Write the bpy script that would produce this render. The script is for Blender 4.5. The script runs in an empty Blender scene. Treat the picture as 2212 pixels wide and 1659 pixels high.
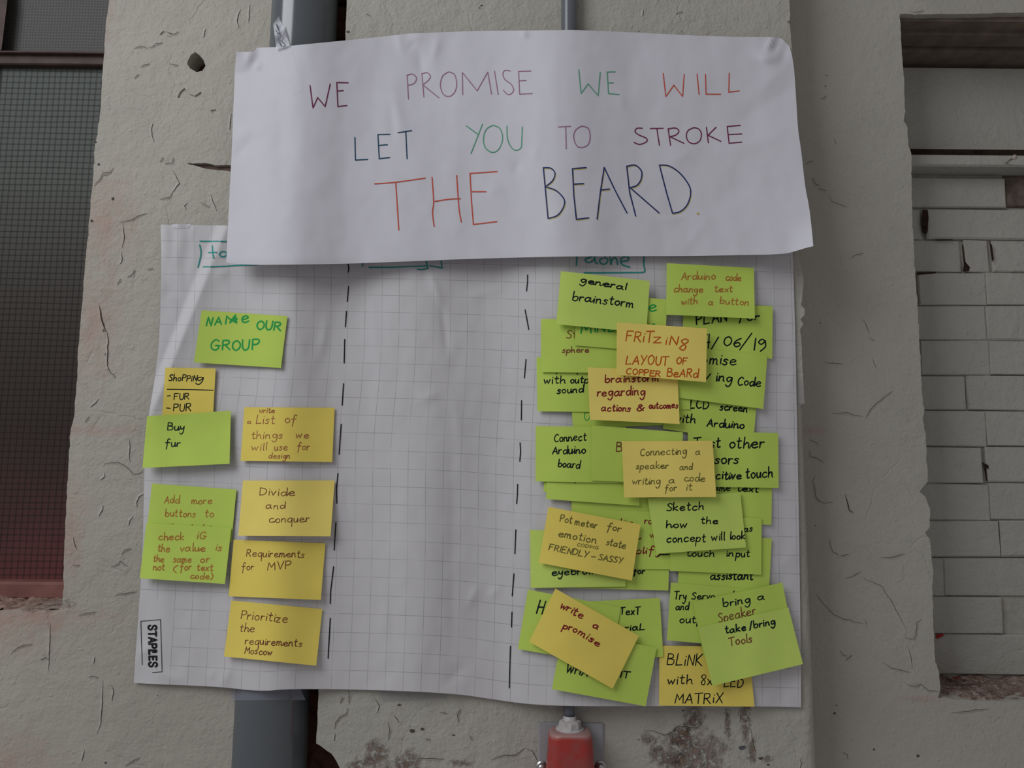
import bpy, math, random
from mathutils import Vector, Matrix, noise
from mathutils.geometry import tessellate_polygon
random.seed(7)
SC = bpy.context.scene
COL = SC.collection
# ------------------------------------------------------------------ camera
F = 1600.0; D = 1.09; HC = 1.5
PITCH = math.radians(7.0); ROLL = math.radians(0.55)
C = Vector((0.0, -D, HC))
fwd = Vector((0, math.cos(PITCH), math.sin(PITCH)))
r0 = Vector((1, 0, 0)); u0 = Vector((0, -math.sin(PITCH), math.cos(PITCH)))
RIGHT = r0*math.cos(ROLL) + u0*math.sin(ROLL)
UP = -r0*math.sin(ROLL) + u0*math.cos(ROLL)
cam = bpy.data.objects.new('camera', bpy.data.cameras.new('camera')); COL.objects.link(cam)
cam.data.sensor_width = 36; cam.data.lens = F/2212*36; cam.data.clip_start = 0.01
m = Matrix((RIGHT, UP, -fwd)).transposed().to_4x4(); m.translation = C
cam.matrix_world = m
SC.camera = cam
# ------------------------------------------------------------------ world, light, exposure
SC.view_settings.view_transform = 'Standard'; SC.view_settings.look = 'None'
SC.view_settings.gamma = 1; SC.view_settings.use_curve_mapping = False
SC.view_settings.exposure = 0.0
w = bpy.data.worlds.new('world'); SC.world = w; w.use_nodes = True
bg = w.node_tree.nodes['Background']; bg.inputs[0].default_value = (0.74, 0.72, 0.74, 1); bg.inputs[1].default_value = 0.29
def area(name, loc, target, sx, sy, e, col):
    l = bpy.data.lights.new(name, 'AREA'); l.shape = 'RECTANGLE'; l.size = sx; l.size_y = sy; l.energy = e; l.color = col
    o = bpy.data.objects.new(name, l); COL.objects.link(o); o.location = loc
    o.rotation_euler = (Vector(target)-Vector(loc)).to_track_quat('-Z', 'Y').to_euler()
    return o
area('window_daylight', (-1.75, -1.75, 3.2), (0.1, 0, 1.6), 1.4, 1.8, 36, (0.93, 0.96, 1.0))
area('window_daylight_side', (-2.2, -0.40, 1.95), (-0.28, 0.0, 1.6), 0.05, 1.7, 1.5, (0.9, 0.95, 1.0))
area('pipe_streak_strip', (-1.95, -1.05, 2.0), (-0.28, 0.0, 1.7), 0.035, 1.7, 1.3, (0.9, 0.95, 1.0))  # added narrow strip light, unseen, draws the streak on the drain pipe

# ------------------------------------------------------------------ pixel -> world
def P(px, py, y=0.0):
    d = RIGHT*((px-1106)/F) + UP*(-(py-829.5)/F) + fwd
    return C + d*((y-C.y)/d.y)
def lin(c):
    return tuple(((v/255)/12.92 if v <= 10 else (((v/255)+.055)/1.055)**2.4) for v in c)

# ------------------------------------------------------------------ materials
def newmat(name, rough=0.8, spec=0.3):
    mt = bpy.data.materials.new(name); mt.use_nodes = True
    nt = mt.node_tree; b = nt.nodes['Principled BSDF']
    b.inputs['Roughness'].default_value = rough
    b.inputs['Specular IOR Level'].default_value = spec
    return mt, nt, b
def N(nt, t, **kw):
    n = nt.nodes.new(t)
    for k, v in kw.items(): setattr(n, k, v)
    return n
def mathn(nt, op, a, b=None, c=None, clamp=False):
    n = N(nt, 'ShaderNodeMath', operation=op); n.use_clamp = clamp
    for i, v in enumerate((a, b, c)):
        if v is None: continue
        if isinstance(v, (int, float)): n.inputs[i].default_value = v
        else: nt.links.new(v, n.inputs[i])
    return n.outputs[0]
def noisen(nt, vec, scale, detail=4, rough=.55, dist=0):
    n = N(nt, 'ShaderNodeTexNoise'); n.inputs['Scale'].default_value = scale; n.inputs['Detail'].default_value = detail
    n.inputs['Roughness'].default_value = rough; n.inputs['Distortion'].default_value = dist
    nt.links.new(vec, n.inputs['Vector']); return n.outputs['Fac']
def ramp(nt, fac, pts):
    n = N(nt, 'ShaderNodeValToRGB'); e = n.color_ramp.elements
    while len(e) < len(pts): e.new(0.5)
    for i, (p, c) in enumerate(pts):
        e[i].position = p; e[i].color = (*c, 1) if len(c) == 3 else c
    nt.links.new(fac, n.inputs[0]); return n.outputs['Color']
def mixc(nt, fac, a, b):
    n = N(nt, 'ShaderNodeMix', data_type='RGBA')
    if isinstance(fac, (int, float)): n.inputs[0].default_value = fac
    else: nt.links.new(fac, n.inputs[0])
    for s, v in ((6, a), (7, b)):
        if isinstance(v, tuple): n.inputs[s].default_value = (*v[:3], 1)
        else: nt.links.new(v, n.inputs[s])
    return n.outputs[2]
def simple(name, col, rough=.8, spec=.3, var=0.0, scale=60, bump=0, bscale=200, metal=0):
    mt, nt, b = newmat(name, rough, spec); b.inputs['Metallic'].default_value = metal
    g = N(nt, 'ShaderNodeNewGeometry')
    f = noisen(nt, g.outputs['Position'], scale)
    a = tuple(max(0, c*(1-var)) for c in col); bb = tuple(min(1, c*(1+var)) for c in col)
    nt.links.new(ramp(nt, f, [(.3, a), (.7, bb)]), b.inputs['Base Color'])
    if bump:
        bn = N(nt, 'ShaderNodeBump'); bn.inputs['Strength'].default_value = 1; bn.inputs['Distance'].default_value = bump
        nt.links.new(noisen(nt, g.outputs['Position'], bscale, 3), bn.inputs['Height']); nt.links.new(bn.outputs[0], b.inputs['Normal'])
    return mt
def spot(nt, pos, px, py, y, rx, ry, nz, edge=.35):
    """mask of a worn patch centred where pixel px,py meets depth y, rx / ry metres"""
    c = P(px, py, y)
    s = N(nt, 'ShaderNodeVectorMath', operation='SUBTRACT'); nt.links.new(pos, s.inputs[0]); s.inputs[1].default_value = c
    m2 = N(nt, 'ShaderNodeVectorMath', operation='MULTIPLY'); nt.links.new(s.outputs[0], m2.inputs[0]); m2.inputs[1].default_value = (1/rx, 0, 1/ry)
    l = N(nt, 'ShaderNodeVectorMath', operation='LENGTH'); nt.links.new(m2.outputs[0], l.inputs[0])
    a = mathn(nt, 'SUBTRACT', 1.0, l.outputs['Value'])
    a = mathn(nt, 'ADD', a, mathn(nt, 'MULTIPLY', mathn(nt, 'SUBTRACT', nz, .5), 2.6))
    return mathn(nt, 'DIVIDE', a, edge, clamp=True)
def painted(name, col, stains=(), pink=(), rough=.62, flakes=1.0, relief=1.0):
    mt, nt, b = newmat(name, rough, .35)
    g = N(nt, 'ShaderNodeNewGeometry'); pos = g.outputs['Position']
    big = noisen(nt, pos, 5, 3)
    base = ramp(nt, big, [(.3, tuple(c*.93 for c in col)), (.7, tuple(min(1, c*1.05) for c in col))])
    fine = noisen(nt, pos, 260, 2)
    base = mixc(nt, mathn(nt, 'MULTIPLY', mathn(nt, 'GREATER_THAN', fine, .70), .35), base, tuple(c*.55 for c in col))
    nz = noisen(nt, pos, 42, 6, .68, .4)
    nz2 = noisen(nt, pos, 130, 5, .7)
    for (px, py, y, rx, ry) in pink:
        k = spot(nt, pos, px, py, y, rx, ry, nz, 1.2)
        base = mixc(nt, mathn(nt, 'MULTIPLY', k, .6), base, (.42, .27, .22))
    hs = []
    for (px, py, y, rx, ry) in stains:
        k = spot(nt, pos, px, py, y, rx, ry, nz, .6)
        k = mathn(nt, 'MULTIPLY', k, ramp(nt, nz2, [(.42, (0, 0, 0)), (.56, (1, 1, 1))]))
        hs.append(k)
        base = mixc(nt, mathn(nt, 'MULTIPLY', k, .8), base, ramp(nt, noisen(nt, pos, 90, 4), [(.35, (.05, .035, .03)), (.5, (.24, .13, .085)), (.65, (.3, .22, .18))]))
    nt.links.new(base, b.inputs['Base Color'])
    # relief: orange peel, trowel lumps, flake edges
    warp = N(nt, 'ShaderNodeVectorMath', operation='MULTIPLY_ADD')
    nn = N(nt, 'ShaderNodeTexNoise'); nn.inputs['Scale'].default_value = 9; nn.inputs['Detail'].default_value = 5; nt.links.new(pos, nn.inputs['Vector'])
    nt.links.new(nn.outputs['Color'], warp.inputs[0]); warp.inputs[1].default_value = (.12, .12, .12); nt.links.new(pos, warp.inputs[2])
    vo = N(nt, 'ShaderNodeTexVoronoi', feature='DISTANCE_TO_EDGE'); vo.inputs['Scale'].default_value = 9; nt.links.new(warp.outputs[0], vo.inputs['Vector'])
    edge = mathn(nt, 'SUBTRACT', 1.0, mathn(nt, 'DIVIDE', vo.outputs['Distance'], .022, clamp=True))
    where = ramp(nt, noisen(nt, pos, 6.5, 3), [(.5, (0, 0, 0)), (.62, (1, 1, 1))])
    crack = mathn(nt, 'MULTIPLY', edge, where)
    lump = noisen(nt, pos, 38, 5, .6)
    peel = noisen(nt, pos, 190, 3, .6)
    blob = ramp(nt, noisen(nt, pos, 75, 2), [(.62, (0, 0, 0)), (.7, (1, 1, 1))])
    plate = mathn(nt, 'GREATER_THAN', noisen(nt, pos, 11, 6, .62), .57)
    h = mathn(nt, 'MULTIPLY', lump, .0022*relief)
    h = mathn(nt, 'ADD', h, mathn(nt, 'MULTIPLY', peel, .0005*relief))
    h = mathn(nt, 'ADD', h, mathn(nt, 'MULTIPLY', blob, .00028*relief))
    h = mathn(nt, 'ADD', h, mathn(nt, 'MULTIPLY', plate, .0004*flakes))
    h = mathn(nt, 'SUBTRACT', h, mathn(nt, 'MULTIPLY', crack, .00035*flakes))
    for k in hs: h = mathn(nt, 'SUBTRACT', h, mathn(nt, 'MULTIPLY', k, .0012))
    bn = N(nt, 'ShaderNodeBump'); bn.inputs['Strength'].default_value = 1.0; bn.inputs['Distance'].default_value = 1.5
    nt.links.new(h, bn.inputs['Height']); nt.links.new(bn.outputs[0], b.inputs['Normal'])
    return mt

WALLC = (.43, .405, .345)
M = {}
M['wall_l'] = painted('painted_plaster_left', WALLC,
    stains=[(60, 1303, 0, .075, .012)],
    pink=[(215, 40, 0, .03, .08), (190, 930, 0, .10, .012), (60, 1330, 0, .14, .02), (25, 1340, 0, .1, .06), (150, 1150, 0, .03, .1), (20, 1650, 0, .08, .05), (230, 480, 0, .06, .1), (205, 700, 0, .05, .12)])
M['wall_c'] = painted('painted_plaster_pier', (.44, .42, .365),
    stains=[(815, 1632, 0, .022, .022), (878, 1655, 0, .022, .022), (770, 1655, 0, .018, .01), (1000, 1650, 0, .02, .006),
            (1500, 1545, 0, .014, .022), (1470, 1590, 0, .02, .02), (1440, 1635, 0, .028, .018), (1500, 1640, 0, .06, .05), (1400, 1600, 0, .012, .012),
            (1612, 1560, 0, .009, .045), (1572, 1565, 0, .006, .02), (1625, 1620, 0, .006, .022), (1660, 1640, 0, .008, .006)], relief=1.25)
M['wall_r'] = painted('painted_plaster_right', (.42, .40, .35), pink=[(1755, 930, .09, .03, .01), (1990, 1510, .09, .05, .008)], relief=.8)
M['brick'] = painted('painted_brick', (.40, .39, .345), relief=1.1, flakes=.6)
M['sillr'] = painted('chipped_sill', (.40, .33, .29), stains=[(2060, 1480, .12, .09, .02), (2180, 1490, .12, .08, .02)], pink=[(2100, 1490, .12, .25, .05)])
M['lintel'] = simple('dusty_lintel', (.17, .135, .105), .9, .2, .25, 30, .0006, 120)
M['dark'] = simple('dark_cavity', (.028, .018, .014), .95, .1, .4, 40, .002, 60)
M['rawbrick'] = simple('raw_brown_brick', (.13, .06, .04), .95, .1, .5, 45, .003, 70)
M['redpaint'] = simple('red_brown_paint', (.22, .095, .08), .6, .3, .2, 30, .0006, 120)
M['frame'] = simple('brown_window_frame', (.07, .042, .036), .6, .3, .3, 40, .0008, 120)
M['pvc'] = simple('grey_pvc', (.10, .112, .122), .15, .85, .05, 8)
M['conduit'] = simple('grey_conduit', (.12, .13, .145), .24, .5, .06, 10)
M['paper'] = simple('white_poster_paper', (.665, .652, .70), .55, .25, .01, 30, .00005, 400)
M['wire'] = simple('wire_mesh', (.03, .03, .026), .7, .2)
M['mortar'] = simple('painted_joint', (.38, .365, .32), .8, .2, .12, 60, .0015, 120)
M['metal'] = simple('nail_metal', (.42, .36, .33), .6, .4, .1, 80)
M['plate'] = simple('grey_backplate', (.33, .33, .34), .45, .4, .04, 60)
M['gland'] = simple('dusty_white_plastic', (.50, .47, .46), .6, .3, .18, 160, .0006, 300)
M['screw'] = simple('zinc_screw', (.55, .54, .53), .28, .5, .05, 60, 0, 100, 1.0)
for k, c in dict(green=(.55, .72, .125), green2=(.59, .75, .155), yellow=(.93, .76, .185), yellow2=(.87, .70, .14)).items():
    M[k] = simple('note_paper_'+k, c, .75, .2, .03, 25, .00008, 350)
INK = dict(black=(.006, .009, .010), teal=(.03, .30, .27), dgreen=(.004, .02, .015), orange=(.36, .14, .05), brown=(.20, .065, .03), red=(.23, .016, .02),
           green=(.02, .36, .07), vorange=(.56, .11, .01), olive=(.15, .13, .03), poster_maroon=(.18, .02, .07), poster_purple=(.36, .17, .27),
           poster_green=(.10, .38, .22), poster_red=(.60, .10, .06), poster_navy=(.015, .07, .13), poster_blue=(.018, .032, .15), poster_yellow=(.55, .47, .12), dash=(.01, .01, .012), rust=(.43, .19, .035), print=(.012, .012, .013), smudge=(.22, .22, .25))
def ink(k):
    if 'ink_'+k not in M: M['ink_'+k] = simple('ink_'+k, INK[k], .6, .2, .12, 300)
    return M['ink_'+k]
# glossy dusty red plastic
mt, nt, b = newmat('dusty_red_plastic', .38, .5)
g = N(nt, 'ShaderNodeNewGeometry'); sx = N(nt, 'ShaderNodeSeparateXYZ'); nt.links.new(g.outputs['Normal'], sx.inputs[0])
up_ = ramp(nt, mathn(nt, 'ADD', sx.outputs['Z'], mathn(nt, 'MULTIPLY', noisen(nt, g.outputs['Position'], 90, 4), .3)), [(.28, (0, 0, 0)), (.75, (1, 1, 1))])
sp = ramp(nt, noisen(nt, g.outputs['Position'], 38, 3), [(.42, (.40, .035, .026)), (.58, (.33, .06, .05))])
nt.links.new(mixc(nt, mathn(nt, 'MULTIPLY', up_, .75), sp, (.40, .29, .27)), b.inputs['Base Color'])
M['redbox'] = mt
# translucent tape
def tape(name, col, alpha):
    mt, nt, b = newmat(name, .28, .5); b.inputs['Base Color'].default_value = (*col, 1); b.inputs['Alpha'].default_value = alpha
    g = N(nt, 'ShaderNodeNewGeometry'); bn = N(nt, 'ShaderNodeBump'); bn.inputs['Distance'].default_value = .001
    nt.links.new(noisen(nt, g.outputs['Position'], 110, 3), bn.inputs['Height']); nt.links.new(bn.outputs[0], b.inputs['Normal'])
    return mt
M['tape'] = tape('clear_tape', (.42, .43, .52), .32)
M['tape_milky'] = tape('milky_tape', (.72, .73, .78), .62)
M['tape_wall'] = tape('cloudy_tape', (.42, .42, .44), .3)
# wired glass with pale dirt specks, body colour graded by height
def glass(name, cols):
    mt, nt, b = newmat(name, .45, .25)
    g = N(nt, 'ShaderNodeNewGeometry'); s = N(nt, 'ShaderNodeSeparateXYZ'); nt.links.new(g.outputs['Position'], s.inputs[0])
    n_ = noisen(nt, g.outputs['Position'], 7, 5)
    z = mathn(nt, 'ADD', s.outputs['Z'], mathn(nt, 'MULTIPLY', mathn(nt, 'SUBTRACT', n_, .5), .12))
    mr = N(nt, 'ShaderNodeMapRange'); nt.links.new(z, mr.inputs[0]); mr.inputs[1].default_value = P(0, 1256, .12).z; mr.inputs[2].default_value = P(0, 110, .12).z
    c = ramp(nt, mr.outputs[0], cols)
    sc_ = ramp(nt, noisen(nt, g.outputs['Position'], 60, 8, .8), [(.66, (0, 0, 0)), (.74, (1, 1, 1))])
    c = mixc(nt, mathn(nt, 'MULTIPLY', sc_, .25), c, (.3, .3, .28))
    nt.links.new(c, b.inputs['Base Color']); b.inputs['Alpha'].default_value = .88
    b.inputs['Transmission Weight'].default_value = 0.0
    return mt
M['glass'] = glass('reflection_tinted_wired_glass', [(0.0, (.155, .05, .046)), (.10, (.09, .038, .034)), (.28, (.042, .026, .022)), (.48, (.043, .032, .024)), (.60, (.052, .046, .036)), (.74, (.068, .075, .062)), (1.0, (.072, .084, .07))])  # reflection of the room painted into the pane colour, green-grey down to red
M['glass2'] = glass('dusty_wired_glass', [(0.0, (.085, .08, .077)), (.5, (.09, .085, .08)), (1.0, (.09, .085, .08))])
# flip chart paper: printed grid from UV
mt, nt, b = newmat('gridded_chart_paper', .55, .25)
uv = N(nt, 'ShaderNodeUVMap'); s = N(nt, 'ShaderNodeSeparateXYZ'); nt.links.new(uv.outputs[0], s.inputs[0])
def gl(o, wdt):
    f = mathn(nt, 'FRACT', o); d_ = mathn(nt, 'ABSOLUTE', mathn(nt, 'SUBTRACT', f, .5))
    return mathn(nt, 'DIVIDE', mathn(nt, 'SUBTRACT', d_, .5-wdt), wdt*.7, clamp=True)
gx = gl(s.outputs[0], .024); gy = gl(s.outputs[1], .024)
gg = mathn(nt, 'MAXIMUM', gx, gy)
pos_ = N(nt, 'ShaderNodeNewGeometry').outputs['Position']
gg = mathn(nt, 'MULTIPLY', gg, ramp(nt, noisen(nt, pos_, 30, 3), [(.35, (.16, .16, .16)), (.6, (.46, .46, .46))]))
# the bottom left corner and the left margin carry no grid
mk = mathn(nt, 'MULTIPLY', mathn(nt, 'LESS_THAN', s.outputs[0], 1.97), mathn(nt, 'GREATER_THAN', s.outputs[1], 21.5))
gg = mathn(nt, 'MULTIPLY', gg, mathn(nt, 'SUBTRACT', 1.0, mk))
nt.links.new(mixc(nt, gg, (.62, .603, .612), (.12, .12, .13)), b.inputs['Base Color'])
M['chart'] = mt

# ------------------------------------------------------------------ object helpers
def link(name, verts, faces, mat, parent=None, smooth=False, uvs=None, loc=None, solid=0):
    vs = [Vector(v) for v in verts]
    if parent is not None:
        q = parent; org = Vector((0, 0, 0))
        while q is not None: org += Vector(q.location); q = q.parent
        l = Vector((0, 0, 0))
    else:
        if loc is None:
            l = sum(vs, Vector())/len(vs)
        else: l = Vector(loc)
        org = l
    me = bpy.data.meshes.new(name); me.from_pydata([v-org for v in vs], [], faces); me.materials.append(mat)
    if smooth: me.polygons.foreach_set('use_smooth', [True]*len(me.polygons))
    if uvs:
        ul = me.uv_layers.new(name='UVMap')
        for lp in me.loops: ul.data[lp.index].uv = uvs[lp.vertex_index]
    me.update()
    o = bpy.data.objects.new(name, me); COL.objects.link(o); o.location = l
    if parent is not None: o.parent = parent
    if solid:
        md = o.modifiers.new('thickness', 'SOLIDIFY'); md.thickness = solid; md.offset = 1
        md = o.modifiers.new('crisp_rim', 'EDGE_SPLIT'); md.split_angle = math.radians(50)
    return o
def tag(o, label=None, cat=None, group=None, kind=None):
    if label: o['label'] = label
    if cat: o['category'] = cat
    if group: o['group'] = group
    if kind: o['kind'] = kind
    return o
def empty(name, loc, label, cat, group=None):
    o = bpy.data.objects.new(name, None); COL.objects.link(o); o.location = loc; o.empty_display_size = .02
    return tag(o, label, cat, group)
def jag(pts, step=14, amp=2.0, closed=False, seed=0):
    """subdivide a pixel polyline and roughen it"""
    out = []
    n = len(pts)
    rng = range(n if closed else n-1)
    for i in rng:
        a, b2 = pts[i], pts[(i+1) % n]
        L = math.hypot(b2[0]-a[0], b2[1]-a[1]); k = max(1, int(L/step))
        nx, ny = -(b2[1]-a[1])/(L+1e-9), (b2[0]-a[0])/(L+1e-9)
        for j in range(k):
            t = j/k; x = a[0]+(b2[0]-a[0])*t; y = a[1]+(b2[1]-a[1])*t
            if j:
                q = noise.noise(Vector((x*.05, y*.05, seed)))*1.2 + noise.noise(Vector((x*.17, y*.17, seed+9)))*.8
                x += nx*q*amp; y += ny*q*amp
            out.append((x, y))
    if not closed: out.append(pts[-1])
    return out
def prism(name, outer, holes, y0, y1, mat, parent=None, hole_back=True, loc=None):
    """flat slab whose outline is given in pixels on the plane y0, extruded straight back to y1"""
    loops = [[P(x, y, y0) for x, y in outer]] + [[P(x, y, y0) for x, y in h] for h in holes]
    tris = tessellate_polygon(loops)
    vs = [v for l in loops for v in l]; n = len(vs)
    faces = []
    for t in tris:
        a, b2, c = (vs[i] for i in t)
        if (b2-a).cross(c-a).y > 0: t = (t[0], t[2], t[1])
        faces.append(tuple(t))
    back = [Vector((v.x, y1, v.z)) for v in vs]
    off = 0
    for l in loops:
        k = len(l)
        ar = sum(l[i].x*l[(i+1) % k].z - l[(i+1) % k].x*l[i].z for i in range(k))
        for i in range(k):
            a, b2 = off+i, off+(i+1) % k
            faces.append((a, b2, b2+n, a+n))
        off += k
    o = link(name, vs+back, faces, mat, parent, loc=loc)
    bm_fix(o); return o
def bm_fix(o):
    import bmesh
    bm = bmesh.new(); bm.from_mesh(o.data); bmesh.ops.recalc_face_normals(bm, faces=bm.faces)
    # make front faces look at the room
    s_ = sum(f.normal.y*f.calc_area() for f in bm.faces if abs(f.normal.y) > .9)
    if s_ > 0: bmesh.ops.reverse_faces(bm, faces=bm.faces)
    bm.to_mesh(o.data); bm.free()
def box(x0, x1, y0, y1, z0, z1, ch=0.0):
    """verts/faces of a box, front (small y) edges chamfered by ch"""
    v = [(x0+ch, y0, z0+ch), (x1-ch, y0, z0+ch), (x1-ch, y0, z1-ch), (x0+ch, y0, z1-ch),
         (x0, y0+ch, z0), (x1, y0+ch, z0), (x1, y0+ch, z1), (x0, y0+ch, z1),
         (x0, y1, z0), (x1, y1, z0), (x1, y1, z1), (x0, y1, z1)]
    f = [(0, 1, 2, 3), (0, 4, 5, 1), (1, 5, 6, 2), (2, 6, 7, 3), (3, 7, 4, 0), (4, 8, 9, 5), (5, 9, 10, 6), (6, 10, 11, 7), (7, 11, 8, 4), (8, 11, 10, 9)]
    return v, f
def merge(parts):
    V, Fc = [], []
    for v, f in parts:
        k = len(V); V += list(v); Fc += [tuple(i+k for i in q) for q in f]
    return V, Fc
def lathe(prof, c, n=32, axis='z'):
    V, Fc = [], []
    for r, h in prof:
        for i in range(n):
            a = 2*math.pi*i/n
            p = (r*math.cos(a), r*math.sin(a), h) if axis == 'z' else (r*math.cos(a), -h, r*math.sin(a))
            V.append(Vector(c)+Vector(p))
    for j in range(len(prof)-1):
        for i in range(n):
            a = j*n+i; b2 = j*n+(i+1) % n
            Fc.append((a, b2, b2+n, a+n) if axis == 'z' else (a, a+n, b2+n, b2))
    return V, Fc
def rect(px0, px1, py0, py1, yf, yb, ch=0):
    """box whose front rectangle is read off the picture at depth yf"""
    a = P(px0, (py0+py1)/2, yf); b2 = P(px1, (py0+py1)/2, yf); xm = (px0+px1)/2
    t = P(xm, py0, yf); u = P(xm, py1, yf)
    return box(a.x, b2.x, yf, yb, u.z, t.z, ch)

# ------------------------------------------------------------------ setting: walls
# left wall: painted plaster around a steel window opening
edgeL = [(246, -420), (236, 0), (228, 60), (222, 150), (215, 260), (205, 320), (200, 400), (192, 480), (184, 570), (177, 660), (170, 745), (168, 790), (165, 830), (160, 900), (153, 926), (148, 1000), (143, 1100), (139, 1180), (136, 1245), (138, 1262), (134, 1300), (128, 1318)]
el = jag(edgeL, 9, 1.6, seed=1)
outerL = [(640, -420)] + el + jag([(128, 1318), (60, 1316), (-60, 1322), (-340, 1327)], 9, 2.2, seed=2)[1:] + [(-340, -420), (-1500, -420), (-1500, 2050), (520, 2050)]
hole1 = jag([(413, 118), (422, 112), (430, 118), (440, 130), (444, 142), (437, 153), (425, 156), (410, 148), (404, 138), (408, 127)], 2.5, .9, True, 3)
hole2 = jag([(404, 353), (440, 352), (470, 357), (506, 356), (520, 362), (515, 372), (470, 368), (435, 362)], 6, 1.6, True, 4)
hole3 = jag([(383, 211), (388, 199), (398, 190), (404, 196), (410, 203), (420, 207), (433, 198), (437, 203), (434, 212), (424, 219), (414, 215), (398, 214)], 5, 1.2, True, 11)
hole4 = jag([(222, 372), (238, 372), (244, 366), (241, 376), (228, 381), (221, 379)], 5, .8, True, 12)
hole5 = jag([(345, 74), (352, 67), (364, 70), (376, 74), (372, 80), (356, 82)], 5, .8, True, 13)
hole6 = jag([(455, 238), (466, 236), (470, 243), (460, 247)], 5, .8, True, 14)
wl = prism('wall_left', outerL, [hole1, hole2, hole3, hole4, hole5, hole6], 0.0, .24, M['wall_l']); tag(wl, kind='structure')
def backing(name, poly, y, mat, parent):
    vs = [P(x, yy, 0) for x, yy in poly]; vs = [Vector((v.x, y, v.z)) for v in vs]
    return link(name, vs, [tuple(range(len(vs)))], mat, parent)
backing('drill_hole', [(392, 95), (460, 95), (460, 175), (392, 175)], .035, M['rawbrick'], wl)
for q, yy in (((375, 180, 445, 226), .0022), ((215, 360, 250, 386), .0018), ((340, 62, 382, 88), .0016), ((450, 230, 476, 252), .0018)):
    backing('flaked_patch', [(q[0], q[1]), (q[2], q[1]), (q[2], q[3]), (q[0], q[3])], yy, M['wall_l'], wl)
backing('gouge', [(395, 340), (535, 340), (535, 385), (395, 385)], .006, simple('gouge_brown', (.16, .11, .09), .95, .1, .3, 90, .001, 200), wl)
# centre pier
edgeC = [(750, -420), (749, 0), (747, 60), (745, 95), (741, 300), (725, 600), (708, 1000), (692, 1400), (688, 1490), (686, 1560), (683, 1606), (700, 1617), (716, 1628), (727, 1645), (734, 1659), (760, 1680), (765, 1760), (745, 2050)]
ec = jag(edgeC, 9, 1.4, seed=5)
right_x = P(1705, 0, 0).x; BR = .0165
def edge_px(X, z, y=0.0):
    """pixel of a world point"""
    v = Vector((X, y, z))-C; d = v.dot(fwd); return (1106+F*v.dot(RIGHT)/d, 829.5-F*v.dot(UP)/d)
zt = P(1700, -420, 0).z; zb = P(1700, 2050, 0).z; zc = P(1735, 872, 0).z; zc2 = P(1735, 560, 0).z
er = [edge_px(right_x, zt), edge_px(right_x, P(1705, 20, 0).z)]
er += [(1706, 44), (1700, 47), (1706, 52), (1709, 90), (1712, 118)]
er += [edge_px(right_x, zc2)]
er += [(1733, 585), (1736, 610), (1733, 640), (1730, 658), (1738, 668), (1738, 680), (1729, 690), (1735, 700), (1728, 712), (1731, 740), (1733, 780), (1735, 820), (1737, 860), (1738, 872)]
er = jag(er, 9, 1.0, seed=6)
er += [edge_px(right_x-BR, zc), edge_px(right_x-BR, zb)]
outerC = ec + er[::-1]
wc = prism('wall_center', outerC, [], 0.0, .24, M['wall_c']); tag(wc, kind='structure')
# rounded corner bead of the pier
V, Fc = [], []
zs = [zb+(zc-zb)*i/60 for i in range(61)]
for j, z in enumerate(zs):
    for i in range(17):
        a = math.pi*(-.5+i/16*0.75)
        r = BR*(1+.035*noise.noise(Vector((i*.35, z*55, 0))))
        V.append((right_x-BR+r*math.cos(a), BR+r*math.sin(a), z))
for j in range(60):
    for i in range(16):
        a = j*17+i; Fc.append((a, a+1, a+18, a+17))
link('corner_bead', V, Fc, M['wall_c'], wc, True)
# back of the pipe chase
ch = tag(link('wall_back', *merge([rect(380, 980, -500, 2150, .135, .2)]), M['rawbrick']), kind='structure')
# a few raw bricks seen down the chase
for i in range(16):
    z = P(700, 0, .12).z+.45-.075*i
    for k in range(2):
        xa = P(560, 0, .12).x + .13*k - (.05 if i % 2 else 0); v, f = box(xa, xa+.122, .118+random.random()*.006, .136, z, z+.066, .004)
        link('brick', v, f, M['rawbrick'], ch)
# right wall, set back, with a bricked-up opening
YR = .09; YB = .19
el2 = [(1944, 30), (1945, 60), (1948, 110), (1951, 150), (1953, 200), (1956, 240), (1952, 262), (1960, 275), (1962, 315), (1968, 330), (1969, 400), (1971, 470), (1974, 540), (1977, 590), (1982, 660), (1986, 740), (1989, 800), (1993, 860), (1997, 885), (1993, 905), (2000, 940), (2001, 985), (2004, 1015), (2004, 1040), (1986, 1062), (2000, 1075), (2009, 1098), (2008, 1140), (1998, 1150), (2009, 1165), (2012, 1200), (2016, 1240), (2014, 1290), (2016, 1340), (2018, 1390), (2020, 1430), (2028, 1450), (2031, 1490), (2026, 1508)]
el2 = jag(el2, 6, 1.5, seed=8)
topR = jag([(2750, 22), (2212, 27), (2100, 30), (2000, 31), (1944, 30)], 10, 1.0, seed=9)[:-1]
botR = jag([(2026, 1508), (2070, 1512), (2140, 1515), (2212, 1513), (2750, 1512)], 8, 2.0, seed=10)[1:]
outerR = [(1560, -420), (2750, -420)] + topR + el2 + botR + [(2750, 2050), (1560, 2050)]
wr = prism('wall_right', outerR, [], YR, .30, M['wall_r']); tag(wr, kind='structure')
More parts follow.
